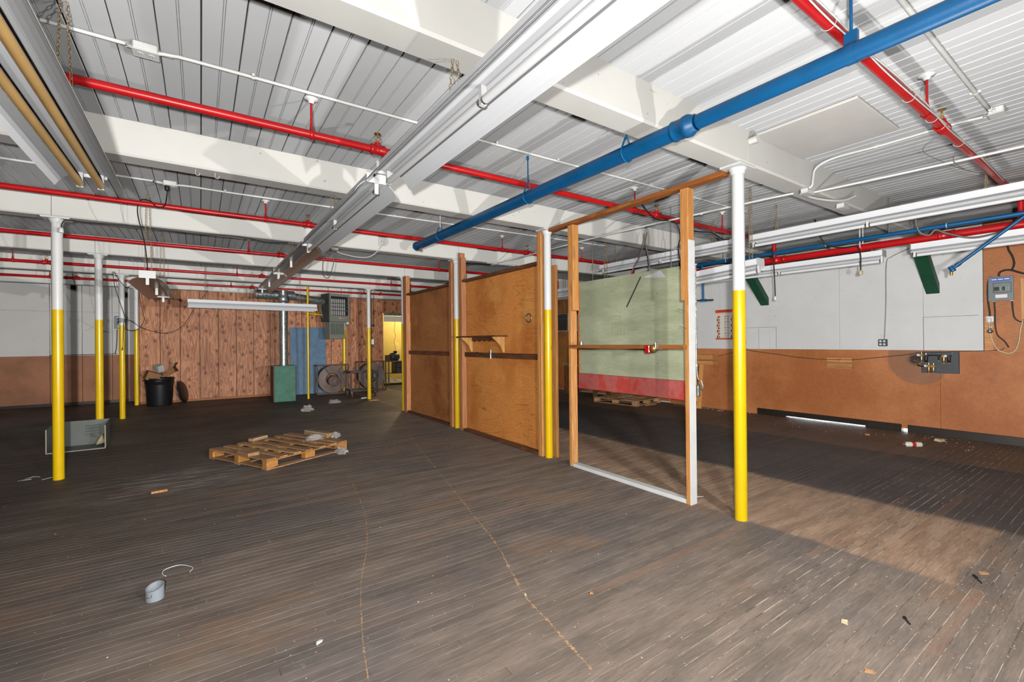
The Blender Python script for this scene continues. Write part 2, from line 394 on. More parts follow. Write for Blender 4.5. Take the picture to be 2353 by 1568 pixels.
# ------------------------------------------------------------------ floor of narrow strips (run along X)
XL, XR, YF, YB = -8.2, 5.38, -6.0, 13.25
floor = struct(B().box(XL, 5.6, YF, 17.0, -0.06, -0.0015).build('floor', m_dust), 'worn dark strip-wood factory floor')
ROW = 0.0572
def visible_area(xa, xb, y):
    best = 0.0; fx = 1040.66
    k = max(2, int((xb - xa) / 0.25)); pts = []
    for i in range(k + 1):
        xx = xa + (xb - xa) * i / k; v = Vector((xx, y, 0)) - CAM; d = v.dot(_fw)
        if d < 0.4: continue
        px = 1176.5 + fx * v.dot(_r) / d; py = 784 - fx * v.dot(_u) / d
        if -60 < px < 2413 and py < 1650: pts.append(1.0 / d ** 3)
    return sum(pts) / (k + 1) * (xb - xa)
boards = []; y = YF; row = 0
while y < YB - 0.06:
    rr = random.Random(row * 7 + 3); x = XL - rr.random() * 1.6
    gap = 0.0012 + rr.random() ** 3 * 0.0036
    while x < XR:
        L = rr.choice((0.9, 1.25, 1.6, 2.0, 2.5)); x2 = x + L; xa = max(x, XL); xb = min(x2, XR)
        g2 = gap * (1.8 if (y < -0.2 and x > -1.6) else 1.0)
        if xb - xa > 0.03: boards.append((visible_area(xa, xb, y), xa, xb - 0.0015, y + g2 / 2, y + ROW - g2 / 2, rr.random()))
        x = x2
    y += ROW; row += 1
boards.sort(key=lambda q: -q[0])
def board_mesh(bs, name):
    vs = []; fs = []; tn = []
    for (_, xa, xb, ya, yb, tone) in bs:
        o = len(vs); h = 0.0006 * (tone - 0.5); e = 0.0006
        vs += [(xa, ya, -0.003), (xb, ya, -0.003), (xb, yb, -0.003), (xa, yb, -0.003), (xa + e, ya + e, h), (xb - e, ya + e, h), (xb - e, yb - e, h), (xa + e, yb - e, h)]
        fs += [(o + 4, o + 5, o + 6, o + 7), (o, o + 1, o + 5, o + 4), (o + 1, o + 2, o + 6, o + 5), (o + 2, o + 3, o + 7, o + 6), (o + 3, o, o + 4, o + 7)]; tn += [tone] * 5
    me = bpy.data.meshes.new(name); me.from_pydata(vs, [], fs); a = me.attributes.new('tone', 'FLOAT', 'FACE'); a.data.foreach_set('value', tn)
    me.materials.append(m_floor); me.update(); return me
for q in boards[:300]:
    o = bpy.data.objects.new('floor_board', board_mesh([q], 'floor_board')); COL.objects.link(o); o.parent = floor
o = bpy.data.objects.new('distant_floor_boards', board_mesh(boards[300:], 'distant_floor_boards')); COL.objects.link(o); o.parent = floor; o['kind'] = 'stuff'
# long curved scratches raked into the boards
m_scr = paint('raw_wood_scratch', S(186, 150, 112), 0.8, 0.3, 20)
def scratch(pts, w0):
    P = smooth_path([(a, b, 0.0009) for a, b in pts], 40); b = B(); rr = random.Random(len(pts)); vs = []; fs = []
    for i, p in enumerate(P):
        d = (P[min(i + 1, len(P) - 1)] - P[max(i - 1, 0)]).normalized(); n = Vector((-d.y, d.x, 0)); ww = w0 * (0.15 + rr.random() ** 2)
        j = (rr.random() - 0.5) * w0 * 0.8; vs += [p + n * (ww + j), p - n * (ww - j)]
        if i and rr.random() > .12: k = 2 * i; fs.append((k - 2, k - 1, k + 1, k))
    b.add(vs, fs).build('scratch', m_scr, floor)
scratch([(-0.892, 4.81), (-1.35, 2.86), (-1.684, 1.441), (-1.84, 0.781), (-2.051, 0.168), (-2.112, -0.182), (-2.167, -0.517)], 0.011)
scratch([(-2.241, 3.195), (-2.415, 2.033), (-2.598, 1.325), (-2.787, 0.809), (-2.916, 0.345), (-2.991, 0.002), (-3.03, -0.2)], 0.006)

# ------------------------------------------------------------------ ceiling of beaded boards (run along Y) and beams (run along X)
ZC, ZB = 3.10, 2.84; SP = 2.438
ceiling = struct(B().box(XL, 5.6, YF, 17.0, 3.125, 3.2).build('ceiling', m_void), 'white painted beaded board ceiling')
PW = 0.1905; x = -3.563 - PW * 25; k = 0
while x < 5.38:
    rr = random.Random(k * 13 + 5); gl = (0.0045 if x < -2.2 else 0.0022) * (0.5 + rr.random()); xa = x + gl / 2; xb = x + PW - gl / 2; c = x + PW / 2; dz = rr.random() * 0.002
    pr = [(xa, 3.118), (xa, 3.104), (xa + .003, ZC), (c - .007, ZC), (c - .005, ZC + .004), (c - .003, ZC), (c + .003, ZC), (c + .005, ZC + .004), (c + .007, ZC), (xb - .003, ZC), (xb, 3.104), (xb, 3.118)]
    if xb > XL and xa < 5.36: B().prism([(a, z + dz) for a, z in pr], lambda a, b_, d: (a, d, b_), YF, 13.25).build('ceiling_board', m_white, ceiling)
    x += PW; k += 1
def beam_seg(yc, xa, xb):
    h = 0.1; c = 0.014
    pr = [(yc - h, ZC + .004), (yc - h, ZB + c), (yc - h + c, ZB), (yc + h - c, ZB), (yc + h, ZB + c), (yc + h, ZC + .004)]
    B().prism(pr, lambda a, b_, d: (d, a, b_), xa, xb).build('beam', m_beam, ceiling)
for kb in range(-2, 6):
    yc = kb * SP + 0.015
    for xa, xb in ((XL, -4.884), (-4.88, 0.098 if kb == 1 else -0.004), (0.102 if kb == 1 else 0.0, 5.37)): beam_seg(yc, xa, xb)
# replaced patch of plain board
b = B().box(0.10, 0.93, -0.78, -0.09, 3.078, 3.099, 0.004)
m_patch = paint('patched_board_paint', S(226, 222, 216), 0.6, 0.05, 3); b.build('patch_panel', m_patch, ceiling)
B().cyl((0.02, -0.09, 3.02), (0.02, -0.155, 3.02), 0.03, 10).build('plugged_hole', m_beam, ceiling)

# ------------------------------------------------------------------ walls
def wall(name, boxes, mat, label):
    b = B()
    for q in boxes: b.box(*q)
    return struct(b.build(name, mat), label)
wb = wall('wall_back', [(-4.80, 1.20, 12.34, 12.44, 0, 3.12), (3.3, 5.4, 12.34, 12.44, 0, 3.12), (1.2, 3.3, 12.34, 12.44, 2.42, 3.12), (-4.80, -4.70, 12.44, 13.35, 0, 3.12)], m_back, 'back wall clad in knotty plywood boards')
x = -4.814; i = 0
while x < 5.35:
    xb = min(x + 0.406, 5.36); pieces = [(0.05, 3.1)]
    if xb > 1.25 and x < 3.25:
        pieces = [(2.42, 3.1)]
        if x < 1.24: B().box(x + .007, 1.238, 12.305, 12.34, 0.05, 2.42, .003).build('siding_board', m_back, wb)
    for z0, z1 in pieces: B().box(x + .007, xb - .007, 12.305, 12.34, z0, z1, .003).build('siding_board', m_back, wb)
    if z0 < 1: B().box(x - 0.008, x + 0.008, 12.328, 12.342, 0.05, 3.1).build('groove_strip', m_plateD, wb)
    x = xb; i += 1
B().box(-4.80, 1.20, 12.275, 12.305, 0, 0.05, .004).build('base_strip', m_studY, wb)
wl = wall('wall_far_left', [(XL, -4.70, 13.25, 13.35, 0, 3.12)], m_twoL, 'dim two-tone back wall, white above brown')
for xa, xb in ((-8.2, -7.42), (-7.42, -6.55), (-6.55, -5.98), (-5.98, -5.42), (-5.42, -4.80)): B().box(xa + .004, xb - .004, 13.22, 13.25, 0.0, 2.28, .003).build('wallboard', m_twoL, wl); B().box(xa + .004, xb - .004, 13.22, 13.25, 2.285, 3.1, .003).build('wallboard', m_twoL, wl)
B().box(-8.2, -4.80, 13.205, 13.22, 0, 0.07, .003).build('base_strip', m_bblk, wl)
wall('wall_left', [(XL - .1, XL, YF, 13.35, 0, 3.12)], m_ply2, 'dark plywood left wall')
wall('wall_front', [(XL, 5.5, YF - .1, YF, 0, 3.12)], m_ply2, 'dark plywood wall behind the camera')
YG0, YG1 = 0.86, 2.08
wr = wall('wall_right', [(5.39, 5.47, YF, 0.335, 0, 3.12), (5.39, 5.47, 0.335, 0.395, 0.05, 3.12), (5.39, 5.47, 0.395, YG0, 0, 3.12), (5.39, 5.47, YG0, YG1, 0.036, 3.12), (5.39, 5.47, YG1, 13.4, 0, 3.12)], m_plain, 'right wall, white boards above brown hardboard')
for ya, yb in ((-6, -3.4), (-3.4, -2.06), (-0.5, 0.13), (0.13, 1.21), (1.21, 2.36), (2.36, 3.36), (3.36, 4.58)):
    B().box(5.35, 5.39, ya + .0006, yb - .0006, 1.262, 3.1, .003).build('wallboard', m_rwhite, wr)
for ya, yb in ((-6, -2.5), (-2.5, -0.05), (-0.05, 2.30), (2.30, 4.58)):
    z0 = 0.0
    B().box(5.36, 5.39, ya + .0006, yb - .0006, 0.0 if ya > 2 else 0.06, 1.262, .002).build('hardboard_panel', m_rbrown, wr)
for ya, yb in ((4.58, 5.8), (5.8, 7.02), (7.02, 8.24), (8.24, 9.46), (9.46, 10.68), (10.68, 12.3)):
    B().box(5.355, 5.39, ya + .003, yb - .003, 0.03, 3.1, .003).build('plywood_panel', m_ply2, wr)
# small patched area and open seams on the white boards
m_crack = paint('dirty_crack', S(96, 78, 70), 0.9, 0.4, 30)
for q in ((5.3488, 5.3515, 0.129, 0.133, 1.27, 1.76), (5.3485, 5.3515, -0.46, 0.13, 1.755, 1.759), (5.3485, 5.3515, 2.235, 2.24, 1.27, 1.68), (5.3485, 5.3515, 2.24, 2.86, 1.678, 1.683), (5.3485, 5.3515, 2.558, 2.561, 1.27, 1.66)):
    B().box(*q).build('seam', m_crack, wr)
def base(ya, yb, z0): return B().box(5.338, 5.36, ya, yb, z0, 0.118, .003)
bb = struct(base(-6, 0.325, 0.0).build('baseboard_right', m_bblk), 'black vinyl baseboard along right wall')
base(0.40, YG0, 0.0).build('base_length', m_bblk, bb); base(YG0, YG1, 0.028).build('base_length', m_bblk, bb); base(YG1, 2.6, 0.0).build('base_length', m_bblk, bb)
# daylight ground outside the gap under the wall
struct(B().box(5.47, 14, -6, 13, -0.35, -0.10).build('ground_outside', m_grass), 'bright ground outside the wall gap')
# room beyond the opening in the back wall
wall('wall_beyond', [(0.6, 5.4, 16.2, 16.3, 0, 3.12)], m_yroom, 'yellow wall of the room beyond')
wall('wall_beyond_side', [(1.02, 1.12, 12.44, 16.2, 0, 3.12), (5.3, 5.4, 12.44, 16.2, 0, 3.12)], m_yroom, 'yellow side walls of the room beyond')
ld = bpy.data.lights.new('room_lamp', 'POINT'); ld.energy = 220; ld.color = (1.0, 0.86, 0.55); ld.shadow_soft_size = 0.15
lo = bpy.data.objects.new('room_lamp', ld); COL.objects.link(lo); lo.location = (3.6, 14.6, 2.75)
# rolled-up steel door over the opening
d1 = B().box(1.26, 3.26, 12.29, 12.335, 2.33, 2.42, .004).build('door_1', m_galv); struct(d1, 'rolled-up grey steel door over the opening')
for i in range(3): B().box(1.29, 3.23, 12.36, 12.40, 2.14 + i * .06, 2.195 + i * .06, .006).build('door_slat', m_polew, d1)

# ------------------------------------------------------------------ support poles
def pole(x, y, label, gash=False):
    t = thing('support_pole', label, 'pole', (x, y, 0), group='yellow and white support poles'); r = 0.0475
    B().cyl((x, y, 1.84), (x, y, 2.79), r, 24).build('upper_shaft', m_polew, t)
    B().cyl((x, y, 0.0), (x, y, 1.842), r + .0005, 24).build('yellow_shaft', m_poley, t)
    cp = B().lathe([(r, 2.775), (r + .008, 2.781), (r + .009, 2.797), (r + .021, 2.811), (r + .022, 2.822)], (x, y, 0), n=24, cap=True).build('capital', m_polew, t)
    B().box(x - .115, x + .115, y - .088, y + .088, 2.822, 2.84, .003).build('bearing_plate', m_polew, cp)
    if gash: B().lathe([(r + .001, 0.0), (r + .001, 0.05)], (x, y, 0), n=10).build('floor_scuff', m_void, t)
lab = ['nearest yellow and white pole, beside the open stud frame', 'yellow and white pole between plywood bay and open stud frame', 'yellow and white pole between the two plywood bays', 'yellow and white pole at far end of the plywood partition', 'yellow and white pole in front of the caster cart', 'yellow and white pole partly behind the hanging heater']
for k in range(6): pole(0, k * SP, lab[k])
lab = ['leftmost and largest of the left row of yellow and white poles', 'yellow and white pole rising behind the open metal box', 'yellow and white pole wound with black cords', 'yellow and white pole at the left end of the plywood wall']
for i, k in enumerate((2, 3, 4, 5)): pole(-4.855, k * SP, lab[i])

# ------------------------------------------------------------------ sprinkler pipes
def pipe_sprinkler(y, z, xa, xb, heads, hangers, label, r=0.026, couplings=()):
    t = thing('sprinkler_pipe', label, 'pipe', (xa, y, z), group='red sprinkler branch pipes')
    B().cyl((xa, y, z), (xb, y, z), r, 16).build('pipe', m_red, t)
    for hx in heads:
        te = B().lathe([(r + .002, -.055), (r + .012, -.052), (r + .012, -.035), (r + .006, -.03), (r + .006, .03), (r + .012, .035), (r + .012, .052), (r + .002, .055)], (hx, y, z), (1, 0, 0), 16).cyl((hx, y, z), (hx, y, z + .052), .021, 12).build('tee_fitting', m_red, t)
        b = B().cyl((hx, y, z + .05), (hx, y, z + .068), .013, 8)
        for s_ in (-1, 1): b.tube([(hx + s_ * .008, y, z + .066), (hx + s_ * .02, y, z + .078), (hx + s_ * .019, y, z + .095), (hx, y, z + .108)], .003, 6)
        b.cyl((hx, y, z + .104), (hx, y, z + .118), .004, 6); b.build('sprinkler_head', m_brass, te)
        B().cyl((hx, y, z + .117), (hx, y, z + .1195), .024, 14).build('deflector', m_brass, te)
    for hx in hangers:
        h = B().lathe([(r + .003, -.014), (r + .006, -.012), (r + .006, .012), (r + .003, .014)], (hx, y, z), (1, 0, 0), 16).cyl((hx, y, z + r), (hx, y, z + r + .05), .012, 8, .008).build('hanger', m_red, t)
        B().cyl((hx, y, z + r + .04), (hx, y, ZC - .03), .007, 8).build('rod', m_red, h)
        B().lathe([(.012, -.032), (.016, -.028), (.022, -.012), (.045, -.006), (.045, .0)], (hx, y, ZC), n=14).build('ceiling_flange', m_polew, h)
    return t
ys = [(-1.11, 'red sprinkler pipe nearest camera, crossing under thick blue pipe'), (1.31, 'red sprinkler pipe in front of second ceiling beam'), (3.93, 'red sprinkler pipe meeting the capped blue pipe end'), (6.20, 'red sprinkler pipe one bay beyond the blue pipe end'), (8.95, 'red sprinkler pipe second from the knotty back wall'), (11.20, 'red sprinkler pipe closest to the knotty back wall')]
for y, l in ys:
    pipe_sprinkler(y, 2.86 if y < 3 else 2.885, XL + .05, 3.35, [0.53] if y < 0 else [-5.75, -2.5, 0.68 if y < 2 else 0.80], [0.2] if y < 0 else [-6.15, -2.95, 0.31, 2.0], l)
def fat_pipe(name, pts, r, mat, label, cat='pipe', coup=(), n=18):
    t = thing(name, label, cat, pts[0]); B().tube(pts, r, n).build('pipe', mat, t)
    return t
t = fat_pipe('sprinkler_main_pipe', [(3.35, YF + .05, 2.60), (3.35, 11.6, 2.60)], 0.044, m_red, 'thick red main pipe running along the right side')
for yy in (1.22, -0.55, 4.2): B().lathe([(.045, -.07), (.056, -.066), (.056, -.045), (.05, -.04), (.05, .04), (.056, .045), (.056, .066), (.045, .07)], (3.35, yy, 2.60), (0, 1, 0), 18).build('coupling', m_red, t)
for yy in (0.25, 2.9, -1.9): h = B().lathe([(.046, -.014), (.049, -.012), (.049, .012), (.046, .014)], (3.35, yy, 2.60), (0, 1, 0), 18).build('hanger', m_red, t); B().cyl((3.30, yy, 2.60), (3.30, yy, ZC), .006, 8).cyl((3.40, yy, 2.60), (3.40, yy, ZC), .006, 8).build('rod', m_polew, h)
for yy, _ in ys: B().cyl((3.35, yy, 2.6), (3.35, yy, 2.86), .026, 12).build('riser', m_red, t)
t = fat_pipe('air_line_pipe', [(3.1, YF + .05, 2.665), (3.1, 4.6, 2.665)], 0.024, m_blue, 'thin blue air pipe beside the thick red main')
for yy in (1.9, 0.55, -0.6): B().ring((3.1, yy, 2.665), (0, 1, 0), .025, .004, 14, 6).build('strap', m_cond, t)
for yy in (1.95, -0.1, -1.6): B().cyl((3.1, yy, 2.68), (3.1, yy, ZC), .005, 6).build('rod', m_steel, t)
d = B().cyl((3.1, 2.31, 2.665), (3.1, 2.29, 2.10), .016, 12).build('drop_leg', m_blue, t)
B().cyl((3.1, 2.34, 2.09), (3.1, 2.24, 2.085), .02, 12).build('tee_fitting', m_blue, d)
B().cyl((3.1, 2.40, 2.092), (3.1, 2.12, 2.08), .011, 10).build('crossbar', m_bblk, d)
# slanting blue drop with elbow and brass nipple
t = fat_pipe('air_drop_pipe', [(2.95, -1.62, 2.98), (2.95, -0.676, 2.178)], 0.016, m_blue, 'slanting blue drop pipe with elbow near breaker board', n=12)
B().lathe([(.022, -.03), (.024, -.02), (.024, .02), (.022, .03)], (2.95, -.668, 2.172), (0, .5, 1), 12, True).cyl((2.95, -.70, 2.20), (2.95, -.73, 2.225), .021, 12).build('elbow', m_blue, t)
B().cyl((2.95, -.664, 2.155), (2.95, -.662, 2.105), .013, 10).build('nipple', m_brass, t)
B().cyl((2.95, -1.60, 2.96), (2.95, -1.60, ZC), .012, 8).build('rod', m_blue, t)

# thick blue overhead pipe
t = thing('drain_pipe', 'thick blue overhead pipe with hub joint and loop hangers', 'pipe', (-1.19, 3.75, 2.735))
def bx_(y): return -1.15 - 0.0095 * (y + 0.4)
def bp(y, dz=0): return (bx_(y), y, 2.735 + dz)
B().cyl(bp(-0.34), bp(3.72), 0.053, 28).build('wide_pipe', m_blue, t)
B().cyl(bp(-5.9), bp(-0.40), 0.043, 28).build('narrow_pipe', m_blue, t)
ax = Vector(bp(-1)) - Vector(bp(0))
B().lathe([(.0535, -.035), (.0625, -.033), (.0625, -.02), (.060, -.015), (.060, .04), (.065, .045), (.066, .06), (.066, .075), (.060, .08), (.060, .088), (.052, .092), (.052, .115), (.043, .118)], bp(-0.27), ax, 28).build('hub_joint', m_blue, t)
B().lathe([(.02, 0.0), (.045, 0.002), (.05, .01), (.058, .016), (.06, .03), (.058, .05), (.053, .055)], bp(3.75), ax, 28, True).build('end_cap', m_blue, t)
B().box(bx_(3.6) - .014, bx_(3.6) + .014, 3.585, 3.615, 2.65, 2.685, .003).build('drain_tab', m_brass, t)
for yy, rod in ((3.02, m_cond), (1.262, m_blue), (0.14, m_blue)):
    c = Vector(bp(yy)); pts = [c + Vector((math.cos(a) * .058, 0, math.sin(a) * .058)) for a in [math.radians(k) for k in range(140, 401, 20)]]
    pts = [c + Vector((-.012, 0, .105))] + pts + [c + Vector((.012, 0, .105))]
    h = B().tube(pts, .006, 6).build('loop_hanger', m_blue, t); B().cyl(c + Vector((0, 0, .10)), (c.x, yy, ZC), .006, 8).build('rod', rod, h)
    B().lathe([(.011, -.035), (.011, 0)], (c.x, yy, ZC), n=8).build('socket', m_blue, h)
c = Vector(bp(-1.16)); h = B().cyl(c - ax.normalized() * .02, c + ax.normalized() * .02, .0458, 24).box(c.x - .012, c.x + .012, c.y - .026, c.y + .026, c.z + .04, c.z + .10).build('strap_hanger', m_blue, t)
B().cyl(c + Vector((0, 0, .09)), (c.x, c.y, ZC), .007, 8).build('rod', m_blue, h)
# ------------------------------------------------------------------ fluorescent fixtures
def chain_mesh(p0, p1, link=0.026, r=0.0022):
    p0 = Vector(p0); p1 = Vector(p1); L = (p1 - p0).length; d = (p1 - p0).normalized(); n = max(2, int(L / (link * 0.78)))
    a = d.orthogonal().normalized(); c = d.cross(a); b = B()
    for i in range(n):
        m = p0 + (p1 - p0) * ((i + 0.5) / n); s_ = a if i % 2 else c; ring = []
        for k in range(8):
            t = 2 * PI * k / 8; ring.append(m + d * (math.cos(t) * link * 0.5) + s_ * (math.sin(t) * link * 0.27))
        o = s_.cross(d); vs = []; fs = []
        for k, q in enumerate(ring):
            ra = (q - m).normalized()
            for j in range(4): ph = PI / 2 * j; vs.append(q + ra * (math.cos(ph) * r) + o * (math.sin(ph) * r))
        for k in range(8):
            for j in range(4): fs.append((k * 4 + j, ((k + 1) % 8) * 4 + j, ((k + 1) % 8) * 4 + (j + 1) % 4, k * 4 + (j + 1) % 4))
        b.add(vs, fs, True)
    return b
def fixture(p0, p1, label, tubes=1, W=0.15, mat_ref=None, tube_mat=None, holders=True, chains=(), hung_to=ZC, roll=0.0, group='hanging fluorescent fixtures', droop=0.08, mid=True):
    p0 = Vector(p0); p1 = Vector(p1); L = (p1 - p0).length; D = (p1 - p0).normalized()
    side = D.cross(Vector((0, 0, 1))).normalized(); up = side.cross(D)
    if roll: q = Matrix.Rotation(roll, 3, D); side = q @ side; up = q @ up
    f = lambda s_, a, b_: p0 + D * s_ + side * a + up * b_
    t = thing('fluorescent_fixture', label, 'light fixture', p0, group=group)
    k = W / 0.165; mr = mat_ref or m_enamel
    prof = [(-.165 * k, -droop), (-.150 * k, -droop * .68), (-.128 * k, -droop * .36), (-.098 * k, -droop * .06), (-.07 * k, .012), (.07 * k, .012), (.098 * k, -droop * .06), (.128 * k, -droop * .36), (.150 * k, -droop * .68), (.165 * k, -droop)]
    thick = [(a, b_ + .004) for a, b_ in reversed(prof)]
    B().prism(prof + thick, lambda a, b_, d: f(d, a, b_), 0.01, L - 0.01).build('reflector', mr, t)
    def lb(s0, s1, a0, a1, b0, b1, name, mat, par):
        vs = [f(s_, a, b_) for s_ in (s0, s1) for a in (a0, a1) for b_ in (b0, b1)]
        return B().add(vs, [(0, 1, 3, 2), (4, 6, 7, 5), (0, 4, 5, 1), (2, 3, 7, 6), (0, 2, 6, 4), (1, 5, 7, 3)]).build(name, mat, par)
    hs = lb(0, L, -.055, .055, .0165, .075, 'housing', m_enamel, t)
    lb(0.0, L, -.062, -.055, .010, .020, 'housing_lip', m_enamel, hs); lb(0.0, L, .055, .062, .010, .020, 'housing_lip', m_enamel, hs)
    for s_ in (-.003, L + .001): lb(s_, s_ + .002, -.072, .072, -.004, .078, 'end_plate', m_polew, t)
    tb = {0: [], 1: [0.0], 2: [-.046, .046]}[tubes]; hp = tb if tubes else [0.0]
    ends = [0.02, L / 2, L - 0.02] if mid else [0.02, L - 0.02]
    for a in hp:
        for s_ in ends: lb(s_ - .011, s_ + .011, a - .014, a + .014, -.075, .012, 'lamp_holder', m_polew, t)
    for a in tb:
        for i in range(len(ends) - 1):
            tu = B().cyl(f(ends[i] + .012, a, -.055), f(ends[i + 1] - .012, a, -.055), .019, 16).build('tube', tube_mat or m_tubew, t)
            for s_ in (ends[i] + .012, ends[i + 1] - .024): B().cyl(f(s_, a, -.055), f(s_ + .012, a, -.055), .0196, 16).build('tube_cap', m_steel, tu)
    for c in chains:
        s_ = c if not isinstance(c, tuple) else c[0]; ht = hung_to if not isinstance(c, tuple) else c[1]
        base_ = f(s_, 0, .075)
        for e in (-1, 1):
            q0 = f(s_, e * .03, .077); q1 = Vector((base_.x + e * .012, base_.y, ht))
            chain_mesh(q0, q1).build('chain', m_chain, t)
    return t
m_brownref = paint('brown_reflector', S(158, 138, 124), 0.3, 0.16, 7, metal=0.25)  # uneven brown tone for the reflectors of the tubeless strips
XFR = -2.545
fixture((XFR + .02, -1.47, 2.575), (XFR + .005, 0.99, 2.575), 'long white fluorescent strip overhead, first of the central run', chains=((1.49, ZB),))
fixture((XFR, 1.19, 2.575), (XFR, 3.62, 2.575), 'fluorescent strip second in the central run, bare end plate facing', chains=((1.26, ZB),))
fixture((XFR, 3.66, 2.575), (XFR, 6.10, 2.575), 'fluorescent strip third in the central run, no tube, brownish', tubes=0, mat_ref=m_brownref, chains=((1.23, ZB),))
fixture((XFR + .01, 6.20, 2.575), (XFR + .02, 8.64, 2.575), 'fluorescent strip farthest in the central run, near galvanised duct', tubes=0, mat_ref=m_brownref, chains=((1.13, ZB),))
fixture((-4.105, -0.78, 2.45), (-4.105, 1.66, 2.45), 'two-tube fluorescent with amber tubes hanging at upper left', tubes=2, W=0.155, tube_mat=m_tubea, chains=(0.5, 1.80), droop=.08, mid=False)
fixture((-4.046, 4.284, 2.175), (-4.04, 6.72, 2.175), 'chain-hung empty brownish fluorescent with black cord, before knotty wall', tubes=0, mat_ref=m_brownref, chains=(0.10, 2.2), W=.165, droop=.055)
fixture((-3.79, 9.10, 2.28), (-1.35, 9.33, 2.28), 'bright fluorescent strip hanging crosswise before the knotty wall', tubes=1, chains=(0.3, 2.1))
fixture((2.25, 1.06, 2.70), (2.25, -1.38, 2.70), 'white fluorescent strip high at right, below sagging wires', chains=(0.3, 2.1), W=.115, droop=.035)
fixture((2.25, 3.68, 2.70), (2.25, 1.24, 2.70), 'white fluorescent strip above the green board', chains=(0.3, 2.1), W=.115, droop=.035)
fixture((1.345, 0.50, 2.235), (1.42, 2.94, 2.10), 'low chain-hung fluorescent behind the nearest pole', chains=(0.10, 2.3), W=.115, droop=.035)
fixture((3.35, 0.02, 2.455), (3.35, 2.46, 2.455), 'fluorescent under the red main, before calendar wall', W=.115, droop=.035, chains=((0.12, 2.556), (2.3, 2.556)))
fixture((3.35, -0.25, 2.475), (3.35, -2.69, 2.475), 'fluorescent under the red main at right edge of picture', W=.115, droop=.035, chains=((0.12, 2.556), (2.3, 2.556)))
fixture((2.6, 4.90, 2.46), (2.6, 7.34, 2.46), 'chain-hung fluorescent in the dark behind the partition', tubes=0, chains=(0.2, 2.2))
fixture((4.1, 5.2, 2.62), (4.1, 7.64, 2.62), 'second chain-hung fluorescent in the dark, nearer the air conditioner', tubes=0, chains=(0.2, 2.2))

# ------------------------------------------------------------------ conduits and boxes
def conduit(pts, label, r=0.0105, straps=(), mat=None, sm=5, group='white painted conduits'):
    t = thing('conduit', label, 'conduit', pts[0], group=group)
    P = smooth_path(pts, sm) if sm else pts
    B().tube(P, r, 10).build('pipe', mat or m_cond, t)
    for (x, y, z) in straps: B().box(x - .009, x + .009, y - .03, y + .03, z - .004, z + .013, .003).cyl((x - .008, y, z), (x + .008, y, z), r + .003, 10).build('strap', mat or m_cond, t)
    return t
ZK = 3.088
conduit([(-8.1, 1.24, ZK), (-4.0, 1.235, ZK), (-3.90, 1.228, 3.078), (-3.86, 1.225, 3.07)], 'white conduit left of the nearest ceiling outlet', straps=[(-4.25, 1.237, ZK)], sm=4)
conduit([(-3.77, 1.222, 3.07), (-3.70, 1.22, 3.083), (-3.4, 1.215, ZK), (-1.3, 1.19, ZK), (0.9, 1.125, ZK), (2.2, 1.10, ZK)], 'white conduit right of nearest ceiling outlet, crossing the blue pipe', straps=[(-3.3, 1.214, ZK), (-1.55, 1.19, ZK), (-0.9, 1.18, ZK), (0.35, 1.14, ZK)], sm=4)
conduit([(-8.1, 3.79, ZK), (-4.2, 3.777, ZK), (-3.95, 3.765, 3.08), (-3.87, 3.75, 3.07)], 'white conduit ending at ceiling outlet with black plug', straps=[(-4.6, 3.78, ZK)], sm=4)
conduit([(-3.77, 3.75, 3.07), (-3.65, 3.76, 3.084), (-3.0, 3.77, ZK), (0.5, 3.62, ZK), (2.2, 3.55, ZK)], 'white conduit beyond second beam, crossing the blue pipe end', straps=[(-3.35, 3.765, ZK), (-1.9, 3.74, ZK), (-1.5, 3.72, ZK)], sm=4)
conduit([(-1.6, -1.243, ZK), (0.95, -1.238, ZK), (1.08, -1.25, 3.08), (1.13, -1.265, 3.07)], 'white conduit at upper right ending at octagonal box', r=.0125, straps=[(0.72, -1.238, ZK)], sm=4)
conduit([(1.17, -1.20, 3.066), (1.19, -1.0, 3.085), (1.20, -0.60, ZK), (1.17, -0.25, ZK), (1.13, -0.12, 3.03), (1.10, -0.105, 2.93), (1.08, -0.10, 2.86), (1.075, -0.03, 2.823)], 'white conduit bending down the beam beside ceiling patch', straps=[(1.20, -0.55, ZK)], sm=5)
conduit([(1.42, -2.6, 2.826), (1.30, -1.0, 2.826), (1.16, -0.05, 2.822)], 'long straight white conduit slung under beam at right', sm=3)
conduit([(1.03, 0.03, 2.82), (0.92, 0.6, 2.815), (0.75, 2.42, 2.822), (0.72, 4.9, 2.822)], 'white conduit running back behind the open stud frame', sm=4, straps=[(0.9, 0.9, 2.815)])
conduit([(1.10, 0.0, 2.818), (1.35, -0.03, 2.81), (1.6, -0.09, 2.815), (1.8, -0.13, 2.85), (1.92, -0.16, 2.90)], 'short sagging white cable under the beam at right', r=.012, sm=5)
conduit([(-4.9, 9.5, 2.835), (-1.0, 9.5, 2.835), (2.0, 9.5, 2.835)], 'white conduit under beam before the knotty back wall', r=.010, sm=0, straps=[(-3.2, 9.5, 2.835), (-2.4, 9.5, 2.835)])
conduit([(-3.40, 12.02, 2.83), (-2.5, 12.02, 2.825), (-0.3, 12.02, 2.825)], 'white conduit along top of the knotty back wall', r=.010, sm=0)
conduit([(0.5, 4.72, 2.82), (1.1, 4.72, 2.82)], 'short white conduit at top of plywood bay', r=.010, sm=0)
